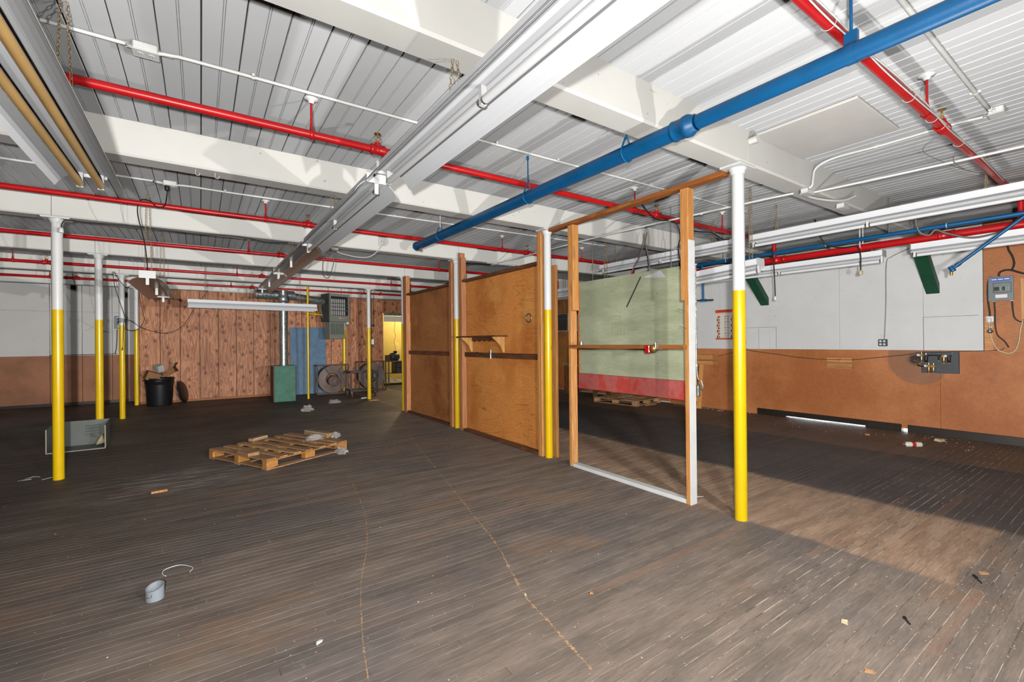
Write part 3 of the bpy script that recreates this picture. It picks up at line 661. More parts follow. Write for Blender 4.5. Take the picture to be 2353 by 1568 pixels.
def outlet_box(x, y, z, label, horizontal=True, plug=False, sx=.055, sy=.04, knock=True, rec=True):
    t = thing('outlet_box', label, 'outlet', (x, y, z + .0), group='white ceiling outlet boxes')
    B().box(x - sx, x + sx, y - sy, y + sy, z - .045, z, .006).build('box', m_cond, t)
    cv = B().box(x - sx - .004, x + sx + .004, y - sy - .004, y + sy + .004, z - .051, z - .045, .003).build('cover', m_cond, t)
    for e in ((-1, 1) if rec else ()):
        r_ = B().cyl((x + e * .024, y, z - .051), (x + e * .024, y, z - .054), .017, 14).build('receptacle', m_polew, cv)
        for d in (-1, 1): B().box(x + e * .024 + d * .006 - .001, x + e * .024 + d * .006 + .001, y - .005, y + .004, z - .0545, z - .0535).build('slot', m_void, r_)
    if knock:
        for e in (-1, 0, 1): B().cyl((x + e * .03, y - sy - .001, z - .024), (x + e * .03, y - sy + .002, z - .024), .011, 12).build('knockout', m_cond, t)
    return t
outlet_box(-3.815, 1.224, ZC, 'white duplex outlet box on ceiling at upper left')
outlet_box(-3.82, 3.75, ZC, 'ceiling outlet box feeding a black cord plug')
outlet_box(1.17, -1.27, ZC, 'white junction box on ceiling at upper right', rec=False)
outlet_box(1.075, -0.065, 2.84, 'white junction box under beam beside bent conduit', rec=False, sx=.07, sy=.03)
outlet_box(1.90, -0.055, 2.84, 'round-edged paint-chipped box under beam at right', rec=False, sx=.065, sy=.035, knock=False)
m_junc = paint('bare_steel_box', S(176, 172, 160), 0.35, 0.15, 12, metal=0.6)
t = thing('outlet_box', 'white receptacle on beam face near blue pipe end', 'outlet', (-1.31, 4.79, 2.98)); B().box(-1.355, -1.265, 4.765, 4.792, 2.92, 3.04, .006).build('plate', m_cond, t)
for e in (-1, 1):
    rc = B().cyl((-1.31, 4.765, 2.98 + e * .024), (-1.31, 4.760, 2.98 + e * .024), .017, 14).build('receptacle', m_polew, t)
    for d in (-1, 1): B().box(-1.311 + d * .006, -1.309 + d * .006, 4.758, 4.761, 2.976 + e * .024, 2.985 + e * .024).build('slot', m_void, rc)
t = thing('junction_box', 'bare steel junction box under third beam', 'box', (-1.97, 4.90, 2.84)); B().box(-2.03, -1.92, 4.84, 4.94, 2.79, 2.84, .010).build('box', m_junc, t); B().box(-2.034, -1.916, 4.836, 4.944, 2.785, 2.79, .002).build('cover', m_junc, t)

# ------------------------------------------------------------------ loose cords
def cord(pts, label, r=0.0055, mat=None, plug=None, n=7, group='electric cords', plugmat=None):
    t = thing('electric_cord', label, 'cord', pts[0], group=group)
    B().tube(smooth_path(pts, n), r, 7).build('cable', mat or m_black, t)
    if plug: (a, b_) = plug; B().lathe([(.009, 0), (.02, .006), (.022, .03), (.022, .05), (.018, .055)], a, Vector(b_) - Vector(a), 12, True).build('plug', plugmat or m_black, t)
    return t
m_plugw = paint('ivory_plug', S(216, 200, 160), 0.5, 0.05); m_greycord = paint('grey_flex', S(120, 112, 106), 0.5, 0.08); m_whcord = paint('white_flex', S(224, 222, 216), 0.5, 0.05)
cord([(-3.845, 3.75, 3.00), (-3.845, 3.75, 2.97), (-3.87, 3.86, 2.88), (-3.93, 3.885, 2.855), (-4.0, 3.93, 2.925), (-4.075, 3.97, 2.92), (-4.10, 4.02, 2.80), (-4.06, 4.15, 2.55), (-4.045, 4.24, 2.35), (-4.046, 4.30, 2.255)], 'black cord from ceiling outlet to the chain-hung empty fixture', plug=((-3.845, 3.75, 3.0), (-3.845, 3.75, 3.05)))
cord([(-4.80, 4.75, 2.70), (-4.79, 4.75, 2.76), (-4.75, 4.755, 2.805), (-4.6, 4.757, 2.80), (-4.2, 4.757, 2.812), (-3.6, 4.757, 2.80), (-3.2, 4.757, 2.825), (-2.85, 4.757, 2.79), (-2.6, 4.757, 2.81)], 'black cord pinned along third beam to the leftmost pole', plug=((-4.80, 4.75, 2.715), (-4.80, 4.75, 2.64)), plugmat=m_polew)
cord([(-2.475, 3.655, 2.62), (-2.39, 3.62, 2.52), (-2.34, 3.9, 2.38), (-2.26, 4.2, 2.31), (-2.12, 4.55, 2.36), (-2.0, 4.82, 2.60), (-1.98, 4.90, 2.787)], 'grey cord sagging from steel junction box', mat=m_greycord, r=.005)
cord([(-1.31, 4.755, 2.955), (-1.32, 4.75, 2.90), (-1.45, 4.85, 2.76), (-1.62, 4.88, 2.73), (-1.85, 4.90, 2.76), (-1.94, 4.90, 2.79)], 'white cord from beam receptacle to steel junction box', mat=m_whcord, r=.006, plug=((-1.31, 4.757, 2.93), (-1.31, 4.757, 2.97)), plugmat=m_polew)
cord([(-4.95, 9.45, 2.86), (-4.93, 9.5, 2.6), (-4.88, 9.58, 2.35), (-4.80, 9.66, 2.02), (-4.79, 9.68, 1.95)], 'black cord dropping from pipe to the cord-wound pole')
cord([(-4.93, 9.45, 2.86), (-4.86, 9.5, 2.70), (-4.76, 9.5, 2.58), (-4.66, 9.52, 2.63), (-4.58, 9.55, 2.68), (-4.57, 9.56, 2.45), (-4.52, 9.58, 2.10), (-4.50, 9.6, 1.95), (-4.58, 9.62, 1.78), (-4.70, 9.64, 1.74), (-4.79, 9.68, 1.76)], 'black cord looping right of the cord-wound pole')
cord([(-4.80, 9.64, 1.96), (-4.70, 9.62, 1.92), (-4.55, 9.6, 1.80), (-4.36, 9.6, 1.72), (-4.16, 9.6, 1.69), (-3.95, 9.65, 1.78), (-3.80, 9.8, 1.98), (-3.66, 10.2, 2.30), (-3.50, 11.0, 2.62), (-3.42, 12.0, 2.82)], 'long black cord sagging before the knotty wall')
b = B()
for i in range(4): b.ring((-4.855, 9.752, 1.90 + i * .022), (0.1 * (i - 1.5), 0.12, 1), .058, .006, 18, 6)
b.tube(smooth_path([(-4.82, 9.69, 1.9), (-4.83, 9.68, 1.7), (-4.84, 9.69, 1.45), (-4.85, 9.69, 1.35), (-4.83, 9.69, 1.40)], 5), .005, 6)
one('electric_cord', b, m_black, 'black cord coils wrapped around the pole', 'cord', 'electric cords')
cord([(1.12, 1.85, 2.82), (1.12, 1.86, 2.72), (1.16, 1.95, 2.56), (1.22, 2.10, 2.44), (1.24, 2.2, 2.30)], 'grey cord dropping behind green board, slanting one', mat=m_greycord, r=.009)
cord([(1.14, 1.82, 2.83), (1.12, 1.83, 2.70), (1.18, 1.84, 2.55), (1.23, 1.86, 2.40), (1.24, 1.88, 2.28)], 'grey cord dropping behind green board, straight one', mat=m_greycord, r=.009)
# black cord tied along the sprinkler pipe with a hank and plug
cord([(0.28, 1.275, 2.91), (0.36, 1.27, 2.93), (0.5, 1.275, 2.85), (0.66, 1.28, 2.80), (0.86, 1.275, 2.82), (0.97, 1.27, 2.80), (1.02, 1.26, 2.72), (1.02, 1.25, 2.60)], 'black cord tied along sprinkler pipe above stud frame', r=.007)
b = B()
for i in range(6): 
    o = (i - 2.5) * .006; b.tube([Vector((1.02 + o + math.sin(a) * (.028 + .002 * i), 1.25 + o * .7, 2.50 + math.cos(a) * .115)) for a in [2 * PI * k / 18 for k in range(18)]] + [Vector((1.02 + o, 1.25 + o * .7, 2.50 + .115))], .0055, 6)
t = thing('electric_cord', 'hanging hank of black cord with plug above green board', 'cord', (1.02, 1.25, 2.5), group='electric cords'); b.build('hank', m_black, t)
B().tube([(1.02, 1.25, 2.39), (1.04, 1.24, 2.35), (1.05, 1.23, 2.33)], .006, 6).build('cable', m_black, t); B().cyl((1.05, 1.23, 2.335), (1.052, 1.23, 2.30), .022, 14).build('plug', m_polew, t); B().cyl((1.052, 1.23, 2.30), (1.055, 1.23, 2.262), .02, 14).build('plug_face', m_black, t)
cord([(1.08, 1.28, 2.80), (1.35, 1.27, 2.76), (1.7, 1.28, 2.79), (2.0, 1.31, 2.75), (2.22, 1.34, 2.783)], 'black cord end leading toward right fluorescent run', r=.008)
cord([(2.78, 0.55, 2.95), (2.80, 0.50, 2.72), (2.84, 0.42, 2.60), (2.98, 0.30, 2.57), (3.2, 0.25, 2.60), (3.22, 0.22, 2.50), (3.22, 0.22, 2.30)], 'black cord with ivory connector below right fluorescent', plug=((3.22, .22, 2.30), (3.22, .22, 2.2)), plugmat=m_plugw, r=.008)
cord([(3.0, -0.35, 2.95), (3.02, -0.38, 2.66), (3.05, -0.46, 2.58), (3.06, -0.52, 2.63), (3.1, -0.6, 2.58), (3.15, -0.8, 2.50), (3.3, -1.0, 2.56), (3.36, -1.08, 2.66)], 'grey cable looping between blue and red pipes at right', r=.010, mat=m_greycord)
cord([(2.9, 1.55, 2.72), (3.0, 1.35, 2.66), (3.05, 1.22, 2.70), (3.05, 1.18, 2.55), (3.05, 1.16, 2.05)], 'black drop cord with white connector before green brace', r=.008, plug=((3.05, 1.16, 2.05), (3.05, 1.16, 1.95)), plugmat=m_polew)
cord([(0.70, 4.93, 2.826), (0.40, 4.95, 2.826), (0.22, 5.02, 2.78), (0.12, 5.2, 2.62), (0.10, 5.4, 2.52), (0.065, 5.55, 2.482)], 'thick black cable arching over second plywood bay', r=.013)
# ------------------------------------------------------------------ plywood partition bays and open stud frame (along Y at X=0)
def bay(y0, y1, label, sheet_mat, studs, seed, ztop=2.43, group='plywood partition bays'):
    t = thing('plywood_partition', label, 'partition', (0, y0, 0), group=group)
    B().box(0.035, 0.05, y0, y1, 0.04, 1.245, .001).build('plywood_sheet', sheet_mat, t)
    B().box(0.035, 0.05, y0, y1, 1.249, ztop, .001).build('plywood_sheet', sheet_mat, t)
    for (ya, yb, zt, m) in studs: B().box(-0.055, 0.034, ya, yb, 0.0, zt, .003).build('stud', m, t)
    B().box(-0.05, 0.034, y0 + .002, y1 - .002, 0.0, 0.038, .003).build('sill', m_plateD, t)
    B().box(-0.05, 0.05, y0 + .0, y1 - .0, ztop, ztop + .038, .003).build('top_plate', m_plateD, t)
    B().box(-0.008, 0.034, y0 + .002, y1 - .002, 1.21, 1.285, .003).build('rail', m_plateD, t)
    return t
bay(2.585, 4.60, 'warm brown plywood bay with shelf between two poles', m_ply1, [(2.505, 2.545, 2.84, m_stud), (2.547, 2.585, 2.84, m_stud), (4.60, 4.64, 2.84, m_studpink), (4.642, 4.70, 2.92, m_studpink)], 1)
bay(5.06, 7.03, 'darker stained plywood bay farther along the partition', m_ply2, [(4.97, 5.06, 2.84, m_studpink), (7.03, 7.13, 2.84, m_studpink), (7.132, 7.20, 2.84, m_studpink)], 2)
# plywood strip on the far side of the pole (end of bay)
one('trim_board', B().box(0.062, 0.10, 2.36, 2.50, 0.0, 2.40, .003), m_stud, 'narrow board edge just behind pole by the open frame', 'board')
# open frame
fr = thing('stud_frame', 'open timber stud frame with white bottom plate between poles', 'partition frame', (0, 0.45, 0))
m_topp = wood('header_timber', S(196, 122, 60), S(148, 84, 38), 'Y', 1.0, knots=0.4)
m_wpaint = paint('white_brushed_paint', S(238, 238, 236), 0.5, 0.05, 8, specks=-0.3)
B().box(-.055, .035, 0.092, 2.345, 2.795, 2.835, .003).build('top_plate', m_topp, fr)
def post_white():
    t = NT('half_painted_post'); x, y, z = t.xyz()
    n = t.noise(9, 4, 0.7); nv = t.n('NewGeometry').outputs['Normal']; nx, ny, nz = t.xyz(nv)
    return t, n
p = B().box(-.055, .034, 0.4205, 0.462, 0.0, 2.79, .003).build('post', m_stud, fr)
B().box(-.0555, .035, 0.414, 0.420, 0.0, 2.33, .001).build('white_face_board', m_wpaint, fr)
B().box(-.055, -.005, 0.463, 0.497, 1.80, 2.79, .002).build('backing_strip', m_stud, fr)
B().box(-.055, .034, 1.955, 1.995, 0.0, 2.79, .003).build('post', m_stud, fr)
B().box(-.055, .034, 1.905, 1.954, 1.80, 2.79, .003).build('post', m_stud, fr)
B().box(-.055, .034, 1.945, 1.9545, 0.04, 1.795, .002).build('backing_strip', wood('pale_pine', S(238, 184, 122), S(208, 142, 80), 'Z', 1.0, knots=0.6), fr)
B().box(-.05, .035, 0.463, 1.944, 0.0, 0.038, .003).build('bottom_plate', m_wpaint, fr)
B().box(-.094, -.0555, 0.44, 1.945, 1.366, 1.406, .003).build('rail', m_studY, fr)
for zz, yy in ((2.25, .48), (1.70, .45), (1.55, .44)): B().cyl((-.06, yy, zz), (-.12, yy + .03, zz + .02), .0025, 6).build('nail', m_steel, fr)

# shelf with scrolled brackets on the warm bay
m_shelf = wood('shelf_dark', S(120, 78, 48), S(70, 42, 26), 'Y', 1.0, knots=0.2); m_brk = wood('bracket_pine', S(240, 186, 118), S(216, 148, 78), 'Z', 0.8, knots=0.2)
t = thing('wall_shelf', 'small dark shelf with pale scrolled brackets on plywood bay', 'shelf', (-.05, 3.4, 1.32))
B().box(-.20, .033, 3.38, 4.53, 1.520, 1.542, .003).build('shelf_board', m_shelf, t)
for yy in (3.47, 4.40):
    prof = [(.033, 1.52), (.033, 1.295), (.008, 1.295), (-.02, 1.345), (-.035, 1.385), (-.065, 1.42), (-.10, 1.45), (-.135, 1.478), (-.165, 1.505), (-.175, 1.52)]
    B().prism(prof, lambda a, b_, d: (a, d, b_), yy, yy + .022).build('bracket', m_brk, t)
ap = [(3.495, 1.52)] + [(3.495 + (4.40 - 3.495) * i / 40, 1.462 + 0.010 * math.cos(2 * PI * i / 40 * 6)) for i in range(41)] + [(4.40, 1.52)]
B().prism(ap, lambda a, b_, d: (d, a, b_), .018, .032).build('apron', m_plateD, t)
# ring of sheet metal and small tools
one('metal_ring', B().ring((.024, 2.87, 1.762), (1, 0.05, 0), .055, .009, 28, 8), m_steel, 'flat bright metal ring hanging on plywood bay', 'ring')
t = thing('hand_tool', 'grey pipe nipple and bent wire hung on the partition rail', 'tool', (-.02, 3.85, 1.25)); B().cyl((-.026, 3.76, 1.20), (-.026, 3.755, 1.33), .017, 12).build('nipple', m_galv, t); B().tube([(-.026, 3.74, 1.28), (-.03, 3.70, 1.24), (-.03, 3.66, 1.225), (-.03, 3.57, 1.21)], .007, 6).build('wire', m_steel, t)
one('hand_tool', B().tube([(-.012, 4.2, 1.288), (-.018, 4.1, 1.275), (-.018, 3.95, 1.250)], .008, 6), m_bblk, 'dark screwdriver lying on the partition rail', 'tool')
# tail light and pipe scrap on the open frame's rail
m_redlens = paint('red_plastic_lens', S(206, 10, 18), 0.15, 0.04, 5)
t = thing('tail_light', 'red-lensed lamp clamped on the mid rail of open frame', 'lamp', (-.11, 0.79, 1.34)); B().box(-.145, -.098, 0.775, 0.830, 1.33, 1.405, .008).build('lens', m_redlens, t)
B().lathe([(.012, 0), (.034, .004), (.038, .03), (.030, .055), (.012, .06)], (-.125, 0.765, 1.372), (0, -1, .05), 14, True).build('housing', m_brass, t); B().box(-.150, -.106, 0.70, 0.712, 1.37, 1.43, .003).box(-.15, -.106, .65, .712, 1.365, 1.372, .002).build('bracket', m_junc, t)
one('pipe_scrap', B().cyl((-.075, 1.76, 1.4065), (-.075, 1.76, 1.440), .022, 12), m_galv, 'short grey pipe piece standing on the mid rail', 'pipe piece')

# ------------------------------------------------------------------ hanging green and red board
def mat_green():
    t = NT('green_painted_board'); x, y, z = t.xyz()
    n = t.noise(2.0, 5, 0.6, t.mapv((1, 0.7, 2.5))); n2 = t.noise(1, 3, 0.6, t.mapv((1, 8, 60)))
    c = t.mix(t.ramp(n, 0.35, 0.68), S(178, 184, 150), S(200, 204, 172)); c = t.scale_col(c, t.ramp(n2, 0.3, 0.7, 0.94, 1.05))
    c = t.mix(t.ramp(t.noise(30, 2, 0.4), 0.72, 0.76, 0, 0.6), c, S(120, 110, 84)); return t.out(c, 0.6)
def mat_redband():
    t = NT('red_painted_band'); n = t.noise(2.6, 4, 0.55, t.mapv((1, 1.2, 0.8)))
    c = t.mix(t.ramp(n, 0.50, 0.56), S(202, 106, 100), S(208, 82, 72)); c = t.scale_col(c, t.ramp(t.noise(14, 4), 0.3, 0.7, 0.92, 1.08)); return t.out(c, 0.55)
XP = 1.15
t = thing('hanging_board', 'big pale green board with red lower band, hung beyond frame', 'board', (XP, 2.1, 0.73))
B().box(XP, XP + .02, 1.175, 3.09, 0.965, 2.335, .002).build('green_panel', mat_green(), t)
B().box(XP - .004, XP + .018, 1.17, 3.13, 0.735, 0.963, .002).build('red_band', mat_redband(), t)
B().box(XP, XP + .02, 3.092, 3.13, 0.965, 2.335, .002).build('bare_edge', m_ply1, t)
B().box(XP + .021, XP + .058, 1.175, 1.213, 0.735, 2.335, .003).build('frame_batten', m_stud, t); B().box(XP + .021, XP + .058, 3.09, 3.13, 0.735, 2.335, .003).build('frame_batten', m_stud, t)
B().box(XP + .021, XP + .058, 1.214, 3.089, 2.29, 2.335, .003).build('frame_batten', m_studY, t)
for yy in (1.5, 2.85): B().cyl((XP + .04, yy, 2.335), (XP + .04, yy, ZC), .005, 6).build('hanger_rod', m_steel, t)
one('steel_rod', B().cyl((XP - .012, 1.925, 2.275), (XP - .01, 2.165, 1.90), .007, 8), m_black, 'thin black rod slanting across the green board', 'rod')
m_sheet = paint('white_paper', S(244, 244, 244), 0.6, 0.01)
_pp = [(XP - .014, 1.90, 2.262), (XP - .014, 1.62, 2.318), (XP - .060, 1.50, 2.215), (XP - .035, 1.70, 2.235)]
one('paper_sheet', B().add([p for p in _pp] + [(a + .0008, b_, c - .0008) for a, b_, c in _pp], [(0, 1, 2, 3), (7, 6, 5, 4), (0, 4, 5, 1), (1, 5, 6, 2), (2, 6, 7, 3), (3, 7, 4, 0)]), m_sheet, 'curling white paper scrap on top of the green board', 'paper')
# pencil sketch on the board
m_pencil = paint('pencil_line', S(140, 146, 116), 0.8, 0.1); b = B()
for a, c in (((2.43, 1.69), (2.43, 1.53)), ((2.22, 1.69), (2.22, 1.53)), ((2.43, 1.69), (2.22, 1.70)), ((2.43, 1.53), (2.22, 1.53)), ((2.37, 1.69), (2.37, 1.53)), ((2.33, 1.69), (2.33, 1.53)), ((2.28, 1.69), (2.28, 1.53)), ((2.29, 1.70), (2.29, 1.80)), ((2.37, 1.87), (2.26, 1.88)), ((2.26, 1.88), (2.26, 1.83)), ((2.36, 1.87), (2.28, 1.82)), ((2.46, 1.78), (2.28, 1.79))):
    b.tube([(XP - .0004, *a), (XP - .0004, *c)], .0016, 4)
o = b.build('pencil_sketch', m_pencil, t)
# conduit and box on the board's edge
t2 = thing('conduit', 'grey conduit and switch box on right edge of green board', 'conduit', (XP + .03, 1.15, 0.8), group='white painted conduits')
B().tube(smooth_path([(XP + .03, 1.163, 2.33), (XP + .03, 1.163, 1.6), (XP + .035, 1.158, 1.05), (XP + .05, 1.12, 0.98), (XP + .06, 1.10, 0.90), (XP + .05, 1.13, 0.86)], 6), .008, 8).build('pipe', m_galv, t2); B().box(XP + .01, XP + .06, 1.130, 1.172, 0.79, 0.93, .008).build('switch_box', m_galv, t2)
for zz in (2.33, 1.8, 1.15): B().box(XP + .02, XP + .045, 1.150, 1.174, zz - .008, zz + .008, .003).build('clip', m_cond, t2)

# ------------------------------------------------------------------ right wall fittings
m_gbrace = paint('dark_green_paint', S(22, 78, 52), 0.55, 0.15, 6, bump=0.1)
for yc, l in ((0.02, 'dark green diagonal wall brace nearer the breaker box'), (2.44, 'dark green diagonal wall brace behind the nearest pole')):
    pr = [(5.349, 2.10), (5.349, 2.24), (4.66, 2.84), (4.50, 2.84)]
    B_ = B().prism(pr, lambda a, b_, d: (a, d, b_), yc - .075, yc + .075)
    one('knee_brace', B_, m_gbrace, l, 'brace', 'green knee braces')
# calendar
m_paper = paint('calendar_paper', S(226, 220, 210), 0.6, 0.02); m_orange = paint('orange_print', S(222, 84, 32), 0.6, 0.03); m_ink = paint('black_ink', S(30, 28, 28), 0.7, 0.05); m_redink = paint('red_ink', S(186, 48, 44), 0.7, 0.05); m_teal = paint('teal_ink', S(150, 178, 168), 0.7, 0.05); m_cream = paint('cream_print', S(232, 220, 190), 0.6, 0.02)
cal = thing('wall_chart', 'orange-edged calendar chart with rows of black D letters', 'calendar', (5.34, 3.14, 1.45))
CX = 5.347
def ppt(u, v): return (3.452 - u * 0.60, 2.072 - v * 0.62)      # chart coordinates from its top left
B().box(5.3445, 5.349, ppt(1, 0)[0], ppt(0, 0)[0], ppt(0, 1)[1], ppt(0, 0)[1]).build('sheet', m_paper, cal)
def chart_rect(u0, u1, v0, v1, mat, name, d=0.0008):
    (y1, z1) = ppt(u0, v0); (y0, z0) = ppt(u1, v1); return B().box(5.3445 - d, 5.3448, y0, y1, z0, z1).build(name, mat, cal)
chart_rect(0, 1, 0, .10, m_orange, 'header_band'); chart_rect(0, 1, .95, 1, m_orange, 'footer_band')
hb = B()
rr = random.Random(4)
for i in range(16):
    u = .12 + i * .026; (yy, zz) = ppt(u, .045); hb.box(5.3429, 5.3437, yy - .011, yy - .003, zz - .012 + rr.random() * .006, zz + .008 + rr.random() * .006)
hb.build('header_lettering', m_ink, cal)
(yy, zz) = ppt(.80, .05); B().cyl((5.3436, yy, zz), (5.343, yy, zz), .024, 16).build('emblem', m_cream, cal)
chart_rect(.02, .98, .118, .128, m_teal, 'rule'); chart_rect(.02, .98, .93, .937, m_teal, 'rule')
def letterD(yc, zc, h, wd):
    o_ = [(-wd, -h), (.0, -h), (wd * .75, -h * .75), (wd, 0), (wd * .75, h * .75), (0, h), (-wd, h)]; i_ = [(-wd * .4, -h * .55), (0, -h * .55), (wd * .4, -h * .35), (wd * .5, 0), (wd * .4, h * .35), (0, h * .55), (-wd * .4, h * .55)]
    n = len(o_); vs = [(5.3436, yc - a, zc + b_) for a, b_ in o_ + i_]; return B().add(vs, [(k, (k + 1) % n, n + (k + 1) % n, n + k) for k in range(n)])
for cu in (.06, .57):
    for r_ in range(4):
        v = .235 + r_ * .19
        chart_rect(cu + .02, cu + .105, v - .03, v + .035, m_orange, 'date_block'); (yy, zz) = ppt(cu + .045, v + .10); letterD(yy, zz, .026, .030).build('letter_d', m_ink, cal)
        for k in range(2):
            chart_rect(cu + .26 + k * .10, cu + .34 + k * .10, v - .022, v - .002, m_redink, 'red_figures')
            for q in range(4): chart_rect(cu + .265 + k * .10, cu + .325 + k * .10, v + .025 + q * .038, v + .040 + q * .038, m_teal if q != 1 else m_ink, 'small_figures', .0004)
one('switch_box', B().box(5.31, 5.349, 2.955, 3.03, 1.395, 1.445, .004), m_dkplate, 'small dark box under the calendar chart', 'box')
def quad(yc, zc, label, s_=1.0):
    t = thing('outlet_box', label, 'outlet', (5.33, yc, zc), group='grey wall outlets'); B().box(5.305, 5.349, yc - .055 * s_, yc + .055 * s_, zc - .055, zc + .055, .004).build('box', m_dkplate, t)
    for a in (-1, 1):
        for b_ in (-1, 1):
            q = B().cyl((5.305, yc + a * .024, zc + b_ * .024), (5.3015, yc + a * .024, zc + b_ * .024), .017, 12).build('receptacle', m_polew, t)
            for d in (-1, 1): B().box(5.3005, 5.302, yc + a * .024 + d * .006 - .0015, yc + a * .024 + d * .006 + .0015, zc + b_ * .024 - .004, zc + b_ * .024 + .006).build('slot', m_void, q)
quad(0.615, 1.378, 'grey four-socket outlet on the white wall at end of conduit'); quad(2.86, 1.405, 'grey four-socket outlet half hidden by the nearest pole')
m_thin = paint('grey_wall_cable', S(150, 146, 140), 0.5, 0.08)
conduit([(5.338, -0.1, 2.95), (5.338, 0.32, 2.80), (5.338, 0.50, 2.72), (5.338, 0.565, 2.62), (5.338, 0.575, 2.0), (5.338, 0.60, 1.435)], 'thin grey cable down the white wall to outlet', r=.007, mat=m_thin, sm=5)
# regulator board
t = thing('regulator_board', 'charcoal board carrying air regulators, gauges and filters', 'board', (5.34, -.05, .93)); B().box(5.318, 5.355, -.258, .152, .930, 1.242, .003).build('board', m_dkplate, t)
m_gauge = paint('gauge_face', S(226, 226, 220), 0.4, 0.03); m_bowl = paint('filter_bowl_black', S(24, 22, 22), 0.3, 0.1)
def reg(y, z, bowl, knob=True, gauge=True, gm=None):
    r_ = B().box(5.262, 5.312, y - .024, y + .024, z - .018, z + .018, .004).cyl((5.287, y, z), (5.318, y, z), .010, 8).build('regulator', m_bblk if bowl is m_bowl else m_brass, t)
    B().lathe([(.020, 0), (.021, -.05), (.017, -.07), (.006, -.074)], (5.287, y, z - .018), n=14, cap=True).build('bowl', bowl, r_)
    B().cyl((5.287, y, z - .09), (5.287, y, z - .105), .005, 6).build('drain', m_brass, r_)
    if knob: B().cyl((5.287, y, z + .018), (5.287, y, z + .05), .012, 12).build('knob', m_steel, r_)
    if gauge: g = B().cyl((5.262, y + .03, z + .004), (5.250, y + .03, z + .004), .019, 16).build('gauge', m_steel, r_); B().cyl((5.2498, y + .03, z + .004), (5.249, y + .03, z + .004), .016, 16).build('gauge_face', m_gauge, r_)
reg(.140, 1.188, m_steel); reg(.090, 1.175, m_bowl, gauge=False); reg(-.105, 1.180, m_brass, knob=False, gauge=False); reg(-.160, 1.180, m_bowl, knob=False); reg(.060, 1.030, m_brass); reg(.008, 1.030, m_steel, gauge=False)
B().tube(smooth_path([(5.29, .12, 1.19), (5.29, .175, 1.19), (5.295, .185, 1.17), (5.295, .185, 1.06), (5.29, .17, 1.03), (5.29, .10, 1.025)], 4), .009, 8).build('pipe_run', m_bowl, t); B().cyl((5.29, .06, 1.19), (5.29, -.16, 1.19), .008, 8).box(5.275, 5.30, -.06, -.04, 1.12, 1.19).build('manifold', m_bowl, t)
B().cyl((5.29, .195, 1.105), (5.29, .235, 1.108), .009, 8).build('inlet', m_brass, t)
for y_, z_ in ((-.043, 1.215), (-.043, 1.11), (-.043, .985), (-.19, 1.23)): B().cyl((5.318, y_, z_), (5.315, y_, z_), .006, 8).build('screw', m_steel, t)
# small ledge of bare wood on the brown hardboard
t = thing('wood_cleat', 'two bare wood cleats with a small ledge on brown wall', 'shelf', (5.35, 1.2, .93)); m_cleat = wood('cleat_wood', S(222, 162, 104), S(190, 128, 74), 'Y', 1.0, knots=0.1)
B().box(5.335, 5.36, 1.03, 1.40, 1.055, 1.120, .002).build('cleat', m_cleat, t); B().box(5.335, 5.36, 1.03, 1.40, .965, 1.025, .002).build('cleat', m_cleat, t); B().box(5.31, 5.36, 1.02, 1.42, .945, .963, .002).build('ledge', m_cleat, t)
for z_ in (1.075, 1.10, .985, 1.01): B().cyl((5.335, 1.21, z_), (5.333, 1.21, z_), .006, 8).build('screw', m_steel, t)
# black air hose pinned along the brown wall
t = thing('air_hose', 'thin black line sagging along the brown wall', 'hose', (5.33, 2.8, 1.28)); B().tube(smooth_path([(5.33, 4.2, 1.02), (5.33, 3.55, 1.08), (5.33, 3.0, 1.21), (5.335, 2.83, 1.34), (5.335, 2.78, 1.25), (5.33, 2.5, 1.20), (5.33, 2.18, 1.163), (5.33, 1.8, 1.112), (5.33, 1.4, 1.093), (5.33, 1.0, 1.10), (5.33, .7, 1.14), (5.33, .35, 1.19), (5.305, .14, 1.235), (5.305, -.05, 1.238), (5.305, -.26, 1.252), (5.33, -.5, 1.262), (5.32, -.66, 1.275), (5.31, -.70, 1.30)], 6), .0045, 6).build('line', m_black, t)
for y_, z_ in ((2.5, 1.20), (2.18, 1.163), (1.8, 1.112), (1.2, 1.094), (.75, 1.13)): B().box(5.324, 5.347, y_ - .008, y_ + .008, z_ + .003, z_ + .014, .002).build('clip', m_steel, t)
